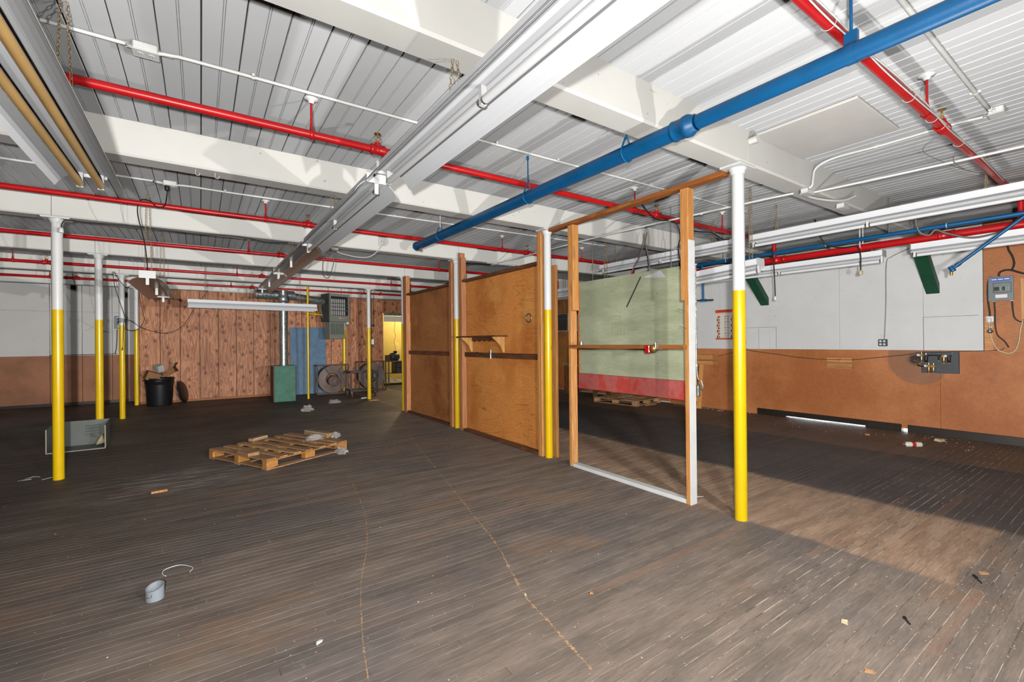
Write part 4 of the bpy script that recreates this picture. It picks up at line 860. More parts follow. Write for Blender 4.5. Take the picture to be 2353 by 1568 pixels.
# plywood backboard with breaker panel
t = thing('backboard', 'orange plywood backboard behind the breaker box', 'board', (5.34, -1.2, 1.27)); B().box(5.335, 5.389, -2.05, -.508, 1.245, 3.09, .002).build('sheet', m_plyR, t)
m_pale = wood('pale_scrap', S(222, 168, 110), S(194, 136, 80), 'Z', 0.8, knots=0.3)
B().box(5.322, 5.3345, -.99, -.852, 1.68, 2.22, .002).build('pale_piece', m_pale, t); B().box(5.326, 5.3345, -.60, -.512, 1.262, 1.735, .002).build('corner_piece', m_cleat, t)
m_panelg = paint('grey_panel_enamel', S(112, 122, 126), 0.4, 0.04, 5); m_lblue = paint('blue_label', S(48, 96, 186), 0.5, 0.04)
def breaker(frame_pt, label, ax='X', grp='breaker boxes', name='breaker_box'):
    """frame_pt(u,v,d): u to the right seen from the room, v up, d out from wall"""
    t = thing(name, label, 'breaker box', frame_pt(0, 0, 0), group=grp)
    def pb(u0, u1, v0, v1, d0, d1, name, mat, par, ch=.0):
        ps = [frame_pt(u, v, d) for u in (u0, u1) for v in (v0, v1) for d in (d0, d1)]; xs = [p[0] for p in ps]; yv = [p[1] for p in ps]; zs = [p[2] for p in ps]
        return B().box(min(xs), max(xs), min(yv), max(yv), min(zs), max(zs), ch).build(name, mat, par)
    pb(-.105, .105, -.155, .155, 0, .075, 'case', m_panelg, t, .004); cv = pb(-.117, .117, -.163, .163, .075, .083, 'cover', m_panelg, t, .003)
    lb = pb(-.09, .09, .10, .148, .083, .0838, 'blue_label', m_lblue, cv)
    for k in range(3): pb(-.084 + k * .058, -.036 + k * .058, .118, .131, .0838, .0842, 'white_field', m_polew, t)
    pb(-.072, .098, -.055, .078, .083, .086, 'door_rim', m_dkplate, cv, .002); pb(-.067, .093, -.050, .073, .0832, .0872, 'door', m_panelg, cv, .002)
    for u in (-.062, -.036, .015): br = pb(u, u + .024, -.030, .022, .087, .094, 'breaker', m_bowl, cv, .002); 
    for u in (-.062, -.036, .015): pb(u + .005, u + .019, -.026, -.010, .094, .099, 'toggle', m_dkplate, cv)
    for u in (-.008, .045, .068): pb(u, u + .007, -.03, .024, .087, .0878, 'slot_label', m_teal, cv)
    pb(-.05, .06, -.125, -.075, .083, .0838, 'warning_label', m_polew, cv); pb(-.05, .06, -.079, -.075, .0838, .0842, 'red_line', m_redink, cv)
    for u in (-.07, .095): pb(u - .013, u + .013, -.172, -.163, .02, .05, 'connector', m_steel, t)
    return t
breaker(lambda u, v, d: (5.335 - d, -.683 - u, 2.10 + v), 'grey breaker box with blue label on orange backboard')
cord([(5.30, -.66, 2.27), (5.295, -.67, 2.32), (5.29, -.73, 2.345), (5.29, -.79, 2.33), (5.29, -.84, 2.30), (5.29, -.95, 2.25)], 'thick black cable arching from top of breaker box', r=.012)
cord([(5.30, -.78, 2.34), (5.31, -.80, 2.42), (5.31, -.785, 2.52), (5.31, -.75, 2.62), (5.31, -.73, 2.78), (5.30, -.73, 2.95)], 'black cable descending to the breaker box', r=.011)
cord([(5.30, -.59, 2.262), (5.30, -.57, 2.25), (5.30, -.555, 2.15), (5.30, -.556, 1.95), (5.30, -.57, 1.80), (5.30, -.572, 1.735)], 'black cable left of breaker box to white receptacle', r=.010)
cord([(5.30, -.613, 1.93), (5.30, -.62, 1.80), (5.305, -.62, 1.62), (5.305, -.64, 1.48), (5.305, -.70, 1.40), (5.305, -.735, 1.33), (5.305, -.74, 1.31)], 'black cable from breaker box to lower backboard', r=.008)
cord([(5.30, -.778, 1.93), (5.30, -.785, 1.80), (5.305, -.80, 1.70), (5.305, -.85, 1.65), (5.305, -.92, 1.645)], 'black cable right under breaker box', r=.008)
t = thing('outlet_box', 'white receptacle with grey plug below breaker box', 'outlet', (5.32, -.575, 1.68), group='grey wall outlets'); B().box(5.29, 5.326, -.610, -.535, 1.655, 1.735, .005).build('plate', m_polew, t); B().box(5.255, 5.29, -.592, -.548, 1.65, 1.71, .008).build('plug', m_cond, t)
cord([(5.27, -.568, 1.652), (5.27, -.570, 1.58), (5.27, -.574, 1.54), (5.27, -.578, 1.50), (5.27, -.60, 1.40), (5.27, -.64, 1.29), (5.27, -.70, 1.245), (5.27, -.76, 1.235), (5.27, -.81, 1.28), (5.27, -.84, 1.40), (5.27, -.855, 1.55), (5.28, -.875, 1.66)], 'off-white cord hanging in a loop on the backboard', r=.008, mat=m_plugw)
t = thing('cord_connector', 'foil-wrapped cord connector hanging below receptacle', 'connector', (5.27, -.575, 1.5)); B().lathe([(.006, .10), (.014, .06), (.012, .045), (.034, .01), (.030, -.005), (.008, -.02)], (5.27, -.575, 1.52), n=8).build('foil', m_steel, t); B().lathe([(.006, 0), (.013, .008), (.006, .016)], (5.262, -.60, 1.585), (0, 1, .2), 8, True).build('knot', m_polew, t)
# ------------------------------------------------------------------ pallets
m_pal = wood('pallet_pine', S(206, 150, 92), S(158, 104, 60), 'Z', 0.5, knots=0.4, stain=0.35, coord='OBJ'); m_paldk = wood('pallet_weathered', S(230, 186, 140), S(186, 140, 100), 'X', 0.6, knots=0.4, stain=0.4); m_block = wood('fresh_block', S(232, 168, 98), S(200, 134, 70), 'Y', 0.8, knots=0.2)
def pallet(loc, rz, label, mdeck, mblock, u_len=1.146, v_len=1.186, n_deck=7, seed=1, group='wooden pallets', skip=()):
    t = thing('pallet', label, 'pallet', loc, rz, group); rr = random.Random(seed)
    M = MW[t]
    def bx(u0, u1, v0, v1, z0, z1, name, mat, ch=.003): return B().box(u0, u1, v0, v1, z0, z1, ch, M).build(name, mat, t)
    for v0 in (0.0, v_len / 2 - .05, v_len - .10): bx(0, u_len, v0, v0 + .10, .0955, .111, 'stringer_board', mblock)
    for i in range(3):
        for j in range(3): bx([0, u_len / 2 - .07, u_len - .14][i], [.14, u_len / 2 + .07, u_len][i], [0, v_len / 2 - .045, v_len - .09][j] + .002, [.09, v_len / 2 + .045, v_len][j] - .002, .0258, .095, 'block', mblock)
    for v0 in (0.0, v_len / 2 - .05, v_len - .10): bx(0.0, u_len, v0, v0 + .10, 0, .0125, 'bottom_board', mdeck)
    for u0 in (0.0, u_len - .10): bx(u0, u0 + .10, 0.0, v_len, .0128, .0255, 'bottom_board', mdeck)
    for i in range(n_deck):
        if i in skip: continue
        wd = .095 if 0 < i < n_deck - 1 else .125; u0 = i * (u_len - wd) / (n_deck - 1) + (rr.random() - .5) * .02 * (0 < i < n_deck - 1)
        bx(u0, u0 + wd, -.004 + rr.random() * .01, v_len - rr.random() * .012, .1115, .128, 'deck_board', mdeck)
    return t, M
pt, PM = pallet((-2.963, 3.885, 0), math.radians(26.9), 'wooden block pallet lying on the open floor', m_paldk, m_block)
def loose_block(c, L, a, label, w_=.09, h=.038, z=.1285):
    M = Matrix.Translation(Vector((c[0], c[1], z))) @ Matrix.Rotation(a, 4, 'Z'); b = B().box(-L / 2, L / 2, -w_ / 2, w_ / 2, 0, h, .004, M)
    t = thing('timber_offcut', label, 'wood block', (c[0], c[1], z), group='offcuts on the pallet'); b.build('block', m_paldk, t); return t, M
m_mint = paint('pale_mint_paint', S(206, 220, 206), 0.6, 0.05)
t, M = loose_block((-2.93, 5.18), .25, math.radians(40), 'mint-striped offcut on far left edge of pallet'); B().box(-.12, .12, -.046, -.035, .028, .039, 0, M).build('mint_stripe', m_mint, t)
loose_block((-3.12, 4.30), .28, math.radians(112), 'wide offcut on near left corner of pallet', .13, .04)
t, M = loose_block((-2.19, 4.96), .52, math.radians(-66), 'long mint-striped offcut on far right edge of pallet', .11, .06); B().box(-.25, .25, -.056, -.045, .052, .0605, 0, M).build('mint_stripe', m_mint, t)
def film(name='film'):
    t = NT('clear_plastic_film'); t.b.inputs['Transmission Weight'].default_value = 0.35; t.b.inputs['IOR'].default_value = 1.2
    return t.out(S(236, 230, 226), 0.18)
m_film = film()
def crumple(c, sx, sy, sz, seed, label, n=16, name='plastic_film', cat='plastic wrap', grp='crumpled clear plastic'):
    b = B(); vs = []; fs = []
    for i in range(n + 1):
        for j in range(n):
            th = PI * i / n; ph = 2 * PI * j / n; d = Vector((math.sin(th) * math.cos(ph), math.sin(th) * math.sin(ph), math.cos(th)))
            q = 0.66 + 0.5 * mnoise.noise(d * 1.7 + Vector((seed, 0, 0))) + 0.25 * mnoise.noise(d * 5 + Vector((0, seed, 0)))
            vs.append((c[0] + d.x * sx * q, c[1] + d.y * sy * q, max(c[2], c[2] + sz * 0.45 + d.z * sz * q)))
    for i in range(n):
        for j in range(n): fs.append((i * n + j, i * n + (j + 1) % n, (i + 1) * n + (j + 1) % n, (i + 1) * n + j))
    return one(name, b.add(vs, fs), m_film, label, cat, grp)
crumple((-2.32, 4.72, .129), .20, .11, .05, 3.1, 'crumpled clear film on pallet deck beside the striped offcut')
crumple((-2.02, 4.70, .129), .09, .12, .06, 5.7, 'clear film tuft at far right pallet corner')
crumple((-2.06, 4.22, 0.001), .09, .17, .07, 8.2, 'clear film tail hanging off right side of pallet')
crumple((-1.712, 8.46, 0.001), .14, .12, .12, 2.2, 'crumpled clear plastic bag on floor, nearer one')
crumple((-.92, 9.50, 0.001), .19, .11, .08, 9.4, 'crumpled clear plastic bag on floor, farther one')
pallet((5.22, 4.75, 0), math.radians(96), 'old dark pallet on floor under the green board', m_paldk, m_paldk, 1.2, .95, 7, 5, skip=(3,))

# ------------------------------------------------------------------ open metal box at left
m_binout = paint('grey_green_sheet_metal', S(104, 110, 104), 0.45, 0.12, 5); m_binedge = paint('worn_metal_edge', S(170, 158, 138), 0.5, 0.15, 12)
t = thing('metal_box', 'open grey-green sheet metal box lying by the left poles', 'box', (-5.29, 6.55, 0))
B().box(-5.285, -4.695, 6.55, 7.0, 0, .006).build('bottom', m_binout, t); B().box(-5.285, -4.695, 6.994, 7.0, .006, .36).build('back', m_binout, t)
for xx in (-5.29, -4.701): B().prism([(6.55, .006), (7.0, .006), (7.0, .36), (6.55, .325)], lambda a, b_, d: (d, a, b_), xx, xx + .006).build('side', m_binout, t)
B().box(-5.29, -4.69, 6.543, 6.55, 0, .012).box(-5.293, -5.281, 6.543, 6.55, .012, .326).box(-4.699, -4.687, 6.543, 6.55, .012, .326).build('front_rim', m_binedge, t)
for i in range(4): B().tube([(-4.97, 6.992, .155 + i * .04), (-4.80, 6.992, .16 + i * .04)], .008, 8).build('louvre', m_binout, t)
t = thing('lamp_shade', 'small white cone shade dropped inside the metal box', 'lampshade', (-4.78, 6.75, .07)); B().lathe([(.02, .08), (.05, .06), (.085, .01), (.09, 0.0), (.086, .002)], (-4.79, 6.78, .10), (.8, .1, -.4), 18).build('cone', m_plugw, t); B().cyl((-4.82, 6.79, .14), (-4.88, 6.80, .17), .008, 8).build('stem', m_steel, t)
for v in MW: pass

# ------------------------------------------------------------------ trash can group
m_can = paint('black_plastic', S(26, 28, 31), 0.38, 0.08, 6); m_cardb = paint('cardboard', S(150, 108, 70), 0.8, 0.1, 4); m_cardw = paint('white_card', S(206, 202, 198), 0.7, 0.04)
cx, cy = -4.40, 11.80
t = thing('trash_can', 'black plastic trash can overflowing with cardboard by knotty wall', 'trash can', (cx, cy, 0))
B().lathe([(.0, .0), (.24, .0), (.245, .02), (.272, .50), (.275, .52), (.285, .53), (.290, .62), (.298, .63), (.302, .66), (.296, .665), (.28, .62), (.262, .40), (.235, .03), (.0, .025)], (cx, cy, 0), n=32).build('body', m_can, t)
for a in (-PI / 2, PI / 2 + 1.2): M = Matrix.Translation((cx, cy, .60)) @ Matrix.Rotation(a, 4, 'Z'); B().box(.29, .325, -.06, .06, -.012, .012, .006, M).build('handle', m_can, t)
def cardbox(c, sx, sy, sz, rot, label, mat, flaps=True):
    t = thing('cardboard_box', label, 'cardboard box', c, group='boxes in the trash can'); M = Matrix.Translation(Vector(c)) @ rot.to_4x4()
    B().box(-sx, sx, -sy, sy, -sz, sz, .002, M).build('carton', mat, t)
    if flaps: M2 = M @ Matrix.Translation((sx, 0, sz)) @ Matrix.Rotation(-.6, 4, 'Y'); B().box(0, sx * .9, -sy, sy, 0, .005, 0, M2).build('flap', mat, t)
from mathutils import Euler
cardbox((cx - .13, cy - .10, .71), .13, .12, .10, Euler((.1, .35, .3)).to_matrix(), 'brown carton tipping out of the trash can', m_cardb)
cardbox((cx + .0, cy + .14, .84), .07, .08, .13, Euler((.2, -.3, .5)).to_matrix(), 'white carton upright in the trash can', m_cardw, False)
cardbox((cx + .21, cy - .02, .80), .13, .10, .06, Euler((.1, -.5, -.3)).to_matrix(), 'flattened brown carton on right of trash can', m_cardb)
one('round_cover', B().lathe([(.0, .035), (.10, .035), (.12, .03), (.26, .02), (.28, .0), (.27, -.01), (.25, .012), (.0, .022)], (-3.96, 12.02, .278), (.92, -.32, .22), 28), m_can, 'round black lid leaning against the knotty wall', 'lid')

# ------------------------------------------------------------------ green cabinet, duct, heater, gas pipe, blue board
m_greenb = paint('mottled_green_board', S(66, 122, 102), 0.6, 0.22, 9, bump=0.15); m_blueb = paint('mottled_blue_board', S(92, 124, 152), 0.6, 0.16, 8, bump=0.1)
t = thing('duct_box', 'mottled green box standing under the galvanised duct', 'cabinet', (-1.84, 10.9, 0)); B().box(-2.08, -1.60, 10.62, 10.64, .0, .90, .003).build('front_panel', m_greenb, t); B().box(-2.10, -1.585, 10.642, 11.12, .0, .885, .003).build('carcass', m_plateD, t); B().box(-2.105, -1.58, 10.635, 11.125, .886, .90, .003).build('top', m_bblk, t)
t = thing('vent_duct', 'galvanised stove-pipe duct rising from the green box', 'duct', (-1.83, 10.9, .9)); dx, dy = -1.83, 10.9
B().cyl((dx, dy, .90), (dx, dy, 2.60), .10, 24).build('riser', m_galv, t)
for zz in (1.72, 2.35): B().lathe([(.1005, -.012), (.104, 0), (.1005, .012)], (dx, dy, zz), n=24).build('seam', m_galv, t)
B().lathe([(.105, 2.50), (.135, 2.53), (.14, 2.58), (.14, 2.66), (.13, 2.68)], (dx, dy, 0), n=24).build('tee_collar', m_galv, t)
B().cyl((-2.46, 10.95, 2.70), (-1.55, 11.1, 2.715), .115, 24).build('cross_duct', m_galv, t); B().cyl((dx, dy, 2.6), (dx, dy, 2.81), .115, 24).build('tee_body', m_galv, t)
for k in range(4): B().ring((-2.40 + k * .08, 10.92, 2.70), (1, .12 + .2 * k, 0), .112, .012, 24, 6).build('elbow_rib', m_galv, t)
B().cyl((-1.60, 11.1, 2.70), (-.78, 11.28, 2.60), .092, 24).build('heater_flue', m_galv, t); B().lathe([(.093, -.01), (.097, 0), (.093, .01)], (-1.2, 11.19, 2.65), (.82, .18, -.1), 24).build('seam', m_galv, t)
for xx in (-2.30, -1.2): B().cyl((xx, 11.0, 2.7), (xx, 11.0, 2.84), .004, 6).build('strap', m_galv, t)
m_heat = paint('heater_grey_enamel', S(136, 140, 128), 0.45, 0.08, 4); m_heatdk = paint('heater_dark_side', S(74, 80, 76), 0.45, 0.08, 4); m_alu = paint('heat_exchanger', S(214, 210, 210), 0.3, 0.05, metal=0.3)
hz = thing('unit_heater', 'hanging grey unit heater with vertical slats before knotty wall', 'heater', (-.42, 11.3, 2.05), math.radians(17)); HM = MW[hz]
def hb_(x0, x1, y0, y1, z0, z1, name, mat, ch=.004, par=None): return B().box(x0, x1, y0, y1, z0, z1, ch, HM).build(name, mat, par or hz)
hb_(-.30, .30, -.13, .33, 0.0, .78, 'casing', m_heatdk, .02); hb_(-.30, -.262, -.16, -.13, 0, .78, 'front_stile', m_heat); hb_(.262, .30, -.16, -.13, 0, .78, 'front_stile', m_heat); hb_(-.262, .262, -.16, -.13, .70, .78, 'front_head', m_heat); hb_(-.262, .262, -.16, -.13, 0, .17, 'front_apron', m_heat)
hb_(-.255, .255, -.135, -.13, .17, .70, 'dark_cavity', m_void)
for i in range(7): hb_(-.245 + i * .062, -.205 + i * .062, -.15, -.136, .18, .63, 'exchanger_slat', m_alu)
for zz in (.30, .40, .50): hb_(-.26, .262, -.156, -.15, zz, zz + .02, 'crossbar', m_heatdk)
lb = hb_(.04, .23, -.1635, -.16, .085, .11, 'maker_label', m_redink, .0); hb_(-.02, .035, -.1635, -.16, .088, .115, 'emblem', m_polew, .0); hb_(-.005, .02, -.1645, -.1635, .096, .107, 'emblem_mark', m_lblue, .0)
for i in range(7): hb_(.055 + i * .022, .069 + i * .022, -.1645, -.1635, .092, .104, 'label_letter', m_cream, .0)
hb_(-.30, .15, -.15, .10, -.48, -.005, 'burner_box', m_heat, .01)
for i in range(8): hb_(-.265 + i * .05, -.245 + i * .05, -.153, -.149, -.36, -.05, 'louvre', m_heatdk, .0)
for a in (-.2, .2): p0 = HM @ Vector((a, .1, .78)); B().cyl(p0, (p0.x, p0.y, ZC), .006, 6).build('hanger_rod', m_steel, hz)
t = thing('gas_pipe', 'thin yellow gas pipe with valve beside the heater', 'pipe', (-1.256, 10.85, 0)); B().cyl((-1.256, 10.85, 0), (-1.256, 10.85, 2.95), .028, 14).build('riser', m_poley, t); B().cyl((-1.256, 10.85, 2.20), (-1.256, 10.85, 2.27), .035, 14).build('tee', m_poley, t)
B().cyl((-1.23, 10.85, 2.235), (-.90, 10.95, 2.22), .016, 10).build('branch', m_poley, t); v_ = B().cyl((-1.12, 10.88, 2.23), (-1.04, 10.905, 2.228), .03, 12).build('valve', m_poley, t); B().box(-1.095, -1.075, 10.84, 10.94, 2.255, 2.30, .003).build('valve_handle', m_poley, v_)
cord([(-.90, 10.95, 2.22), (-.86, 10.98, 2.16), (-.90, 11.0, 2.35), (-.88, 11.05, 2.52), (-.80, 11.12, 2.60)], 'grey flexible hose from gas valve to heater', r=.018, mat=m_greycord)
M = Matrix.Translation((-1.01, 12.10, 0)) @ Matrix.Rotation(math.radians(-3.5), 4, 'X')
one('plywood_board', B().box(-.48, .48, 0, .018, 0, 1.92, .002, M), m_blueb, 'mottled blue board leaning on the knotty wall', 'board')
one('switch_box', B().box(.05, .13, 12.13, 12.16, 2.02, 2.16, .004), m_polew, 'small white box at the pole behind the heater', 'box')

# ------------------------------------------------------------------ drum fans and caster cart
m_rust = paint('rusty_fan_steel', S(92, 70, 62), 0.55, 0.3, 4); m_fan = paint('dusty_fan_sheet', S(116, 98, 90), 0.55, 0.25, 3)
def fan(x0, x1, y, z1, label, hub_dx, round_motor):
    t = thing('drum_fan', label, 'fan', (x0, y, 0), group='old drum fans'); cx = (x0 + x1) / 2; cz = z1 * .5; R = min(x1 - x0, z1) * .47; D = .30
    for yy in (y, y + D):
        for xx in (x0, x1 - .03): B().box(xx, xx + .03, yy, yy + .03, 0, z1, .003).build('frame_post', m_rust, t)
        for zz in (0.0, z1 - .03): B().box(x0 + .03, x1 - .03, yy, yy + .03, zz, zz + .03, .003).build('frame_rail', m_rust, t)
    for xx in (x0, x1 - .03): 
        for zz in (0.0, z1 - .03): B().box(xx, xx + .03, y + .03, y + D, zz, zz + .03, .003).build('frame_tie', m_rust, t)
    B().lathe([(R, .04), (R, D - .02), (R - .01, D - .02), (R - .01, .05)], (cx, y, cz), (0, 1, 0), 36).build('drum', m_fan, t)
    B().lathe([(R - .005, .04), (R * .55, .035), (R * .48, .025), (R * .42, .05), (R * .42, .20)], (cx, y, cz), (0, 1, 0), 36).build('face_plate', m_fan, t)
    hx = cx + hub_dx
    if round_motor:
        h = B().lathe([(.0, -.04), (.05, -.045), (.15, -.05), (.16, -.04), (.165, .06), (.15, .08)], (hx, y + .06, cz - .05), (0, 1, 0), 24).build('hub_wheel', m_rust, t)
        B().ring((hx, y + .008, cz - .05), (0, 1, 0), .125, .012, 24, 6).build('rim', m_fan, h)
        for k in range(6): a = k * PI / 3; B().cyl((hx, y + .008, cz - .05), (hx + math.cos(a) * .12, y + .008, cz - .05 + math.sin(a) * .12), .010, 6).build('spoke', m_fan, h)
        B().cyl((hx, y - .01, cz - .05), (hx, y + .03, cz - .05), .03, 12).build('boss', m_fan, h)
    else:
        h = B().cyl((hx, y - .05, cz + .02), (hx, y + .16, cz + .02), .13, 20).build('motor', m_dkplate, t); B().cyl((hx, y - .07, cz + .02), (hx, y - .05, cz + .02), .06, 16).build('motor_cap', m_steel, h)
    for a in (-.25, .25): B().cyl((cx + a, y + .02, z1 - .03), (hx + a * .35, y + .04, cz + .10), .011, 6).build('strut', m_rust, t)
fan(-.90, -.03, 11.60, .84, 'rusty drum fan with spoked hub, beside the blue board', .03, True)
fan(.28, 1.13, 11.72, .90, 'drum fan with dark motor, behind the caster cart', .05, False)
m_cart = paint('dark_cart_steel', S(72, 66, 62), 0.5, 0.2, 6)
t = thing('caster_cart', 'dark steel frame cart on casters before the fans', 'cart', (0, 10.6, 0)); xa, xb, ya, yb = -.30, .42, 10.40, 10.95
for xx in (xa, xb - .035):
    for yy in (ya, yb - .035): B().box(xx, xx + .035, yy, yy + .035, .13, .69, .003).build('post', m_cart, t)
for zz in (.15, .645):
    for yy in (ya, yb - .035): B().box(xa + .036, xb - .036, yy, yy + .035, zz, zz + .045, .003).build('rail', m_cart, t)
    for xx in (xa, xb - .035): B().box(xx, xx + .035, ya + .036, yb - .036, zz, zz + .045, .003).build('side_rail', m_cart, t)
B().box(xa + .036, xb - .036, ya + .036, yb - .036, .155, .165).build('deck', m_cart, t)
for xx in (xa + .04, xb - .05):
    for yy in (ya + .03, yb - .03): c_ = B().box(xx - .02, xx + .02, yy - .02, yy + .02, .10, .13).build('caster', m_steel, t); B().cyl((xx - .016, yy, .052), (xx + .016, yy, .052), .052, 16).build('wheel', m_rust, c_)

# ------------------------------------------------------------------ things in the room beyond the opening
t = thing('work_table', 'steel work table seen through the doorway', 'table', (1.8, 13.6, 0)); m_tab = paint('table_steel', S(120, 108, 84), 0.5, 0.1)
B().box(1.80, 3.2, 13.5, 14.1, .78, .81, .003).build('top', m_tab, t); B().box(1.84, 3.16, 13.54, 14.06, .36, .375).build('shelf', m_tab, t)
for xx in (1.82, 3.14):
    for yy in (13.52, 14.04): B().box(xx, xx + .04, yy, yy + .04, 0, .78).build('leg', m_tab, t)
t = thing('motor', 'dark electric motor on the table beyond', 'motor', (2.1, 13.75, .81)); B().lathe([(.0, -.16), (.12, -.15), (.14, -.10), (.14, .10), (.12, .15), (0, .16)], (2.12, 13.75, .955), (1, .2, 0), 18).build('body', m_dkplate, t); B().box(2.10, 2.20, 13.70, 13.80, 1.08, 1.16).build('terminal_box', m_bblk, t); B().box(2.0, 2.24, 13.68, 13.82, .811, .84).build('foot', m_bblk, t)
t = thing('storage_bin', 'dark red bin on the table beyond', 'bin', (1.88, 13.7, .81)); B().box(1.81, 1.925, 13.62, 13.85, .811, 1.00, .004).build('body', m_rust, t); B().box(1.80, 1.935, 13.61, 13.86, 1.0, 1.015, .003).build('rim', m_bblk, t)
t = thing('drawer_unit', 'dark drawer unit under the table beyond', 'cabinet', (2.2, 13.7, .376)); B().box(2.10, 2.75, 13.56, 14.0, .376, .76, .004).build('carcass', m_bblk, t)
for i in range(2): dd = B().box(2.12, 2.73, 13.545, 13.56, .39 + i * .185, .56 + i * .185, .003).build('drawer', m_dkplate, t); B().box(2.38, 2.46, 13.53, 13.545, .48 + i * .185, .495 + i * .185).build('handle', m_tab, dd)
cord([(2.13, 13.7, 3.1), (2.14, 13.72, 2.2), (2.11, 13.72, 1.9), (2.16, 13.72, 1.7), (2.10, 13.72, 1.5), (2.15, 13.74, 1.35), (2.15, 13.75, 1.16)], 'thin wavy cord dropping to the motor beyond', r=.006)

# ------------------------------------------------------------------ dark corner behind the partition
m_ac = paint('ac_white_plastic', S(206, 206, 204), 0.4, 0.04); m_acg = paint('ac_dark_grille', S(44, 46, 50), 0.35, 0.1)
t = thing('air_conditioner', 'window air conditioner on the dark plywood side wall', 'air conditioner', (5.1, 8.0, 1.73)); B().box(4.97, 5.354, 7.66, 8.30, 1.725, 2.24, .012).build('casing', m_ac, t); B().box(4.952, 4.97, 7.68, 8.28, 1.76, 2.08, .004).build('grille', m_acg, t); B().box(4.952, 4.97, 7.68, 8.28, 2.10, 2.22, .004).build('vent', m_dkplate, t)
for i in range(8): B().box(4.948, 4.952, 7.70, 8.26, 1.785 + i * .036, 1.79 + i * .036).build('grille_bar', m_dkplate, t)
t = thing('workbench', 'rough timber bench in the dark corner by side wall', 'bench', (4.8, 7.2, 0)); m_bench = wood('bench_timber', S(164, 108, 68), S(108, 66, 42), 'Z', 1.0)
B().box(4.72, 5.33, 6.35, 7.62, .78, .84, .004).build('top', m_paldk, t)
for xx in (4.74, 5.22):
    for yy in (6.40, 7.50): B().box(xx, xx + .09, yy, yy + .09, 0, .78, .004).build('leg', m_bench, t)
for yy in (6.40, 7.50): B().box(4.84, 5.21, yy + .02, yy + .07, .15, .22, .003).build('stretcher', m_bench, t)
t = thing('machine', 'pale green machine on a dark stand in the corner', 'machine', (4.6, 8.6, 0)); B().box(4.3, 4.95, 8.35, 8.95, 0, .62, .01).build('stand', m_bblk, t); B().lathe([(.0, .0), (.26, .0), (.28, .10), (.24, .18), (.0, .22)], (4.62, 8.65, .62), n=20).build('housing', m_mint, t); B().cyl((4.3, 8.6, .2), (4.2, 8.6, .2), .12, 16).build('pulley', m_cart, t)
# timber leaning by the wall beyond the calendar
m_grey = wood('grey_weathered_plank', S(126, 108, 92), S(78, 66, 56), 'Z', 0.9, stain=0.5)
t = thing('leaning_timbers', 'broken timbers nailed together leaning on the brown wall', 'timber', (5.2, 3.7, 0))
M = Matrix.Translation((5.10, 3.74, 0)) @ Matrix.Rotation(math.radians(7), 4, 'Y'); B().box(0, .05, 0, .12, 0, 1.02, .003, M).build('post', m_grey, t); B().box(-.03, .012, -.10, -.005, 0, .99, .003, M).build('post', m_stud, t)
for zz in (.93, 1.05): B().box(5.14, 5.33, 3.40, 3.82, zz, zz + .085, .003).build('cross_piece', m_cleat, t)
one('timber_offcut', B().box(4.55, 4.9, 4.62, 4.66, 0, .02, .002), m_stud, 'pale stick on floor under green board', 'stick')

# ------------------------------------------------------------------ floor odds and ends
t = thing('spray_can', 'white spray can with red nozzle lying near right wall', 'spray can', (4.2, 0, .033)); a0 = Vector((4.145, .045, .034)); a1 = Vector((4.285, -.09, .034)); dv = (a1 - a0).normalized()
B().lathe([(.0, 0), (.024, .0), (.033, .012), (.0335, .18), (.031, .19), (.0, .188)], a0, dv, 24).build('body', paint('can_cream', S(232, 222, 204), 0.35, 0.03), t); B().lathe([(.0, -.03), (.012, -.028), (.014, -.012), (.022, -.010), (.025, .0)], a0, dv, 20).build('dome', m_steel, t); B().cyl(a0 - dv * .03, a0 - dv * .048, .009, 12).build('nozzle', m_redlens, t)
B().lathe([(.0342, .07), (.0342, .115)], a0, dv, 24).build('red_label', m_redink, t)
def mat_greyp(): return paint('grey_pvc', S(158, 166, 174), 0.5, 0.06, 20)
t = thing('pipe_ring', 'short slanted grey plastic pipe piece standing on floor', 'pipe piece', (-3.80, 1.30, 0)); n = 28; vs = []; fs = []
for k in range(n):
    a = 2 * PI * k / n; c_, s_ = math.cos(a), math.sin(a); z1 = .072 + .012 * math.cos(a - .9)
    for r_ in (.043, .040): vs += [(-3.80 + c_ * r_, 1.32 + s_ * r_, 0.0008), (-3.80 + c_ * r_, 1.32 + s_ * r_, z1)]
for k in range(n):
    q = 4 * k; q2 = 4 * ((k + 1) % n); fs += [(q, q2, q2 + 1, q + 1), (q + 2, q + 3, q2 + 3, q2 + 2), (q + 1, q2 + 1, q2 + 3, q + 3)]
B().add(vs, fs, False).build('wall', mat_greyp(), t); B().tube([(-3.835, 1.293, .030), (-3.825, 1.283, .028), (-3.815, 1.2785, .030), (-3.812, 1.2775, .045)], .0012, 4).build('crack', m_void, t)
one('cable_tie', B().tube(smooth_path([(-3.765, 1.60, .002), (-3.785, 1.645, .002), (-3.775, 1.70, .004), (-3.70, 1.72, .004), (-3.63, 1.635, .004), (-3.642, 1.575, .002)], 5), .0028, 6), m_cond, 'bent white wire clip lying on floor near grey pipe piece', 'wire')
M = Matrix.Translation((-3.92, 3.66, 0)) @ Matrix.Rotation(.14, 4, 'Z'); one('dowel', B().box(-.065, .065, -.016, .016, 0.0006, .022, .004, M), m_pale, 'short pale wood stick on floor at left', 'stick')
one('wire_scrap', B().tube([(-5.10, 5.05, .003), (-5.20, 5.03, .003), (-5.11, 5.17, .003), (-5.05, 5.12, .003)], .003, 5), m_cond, 'white wire scrap on floor left of the leftmost pole', 'wire')
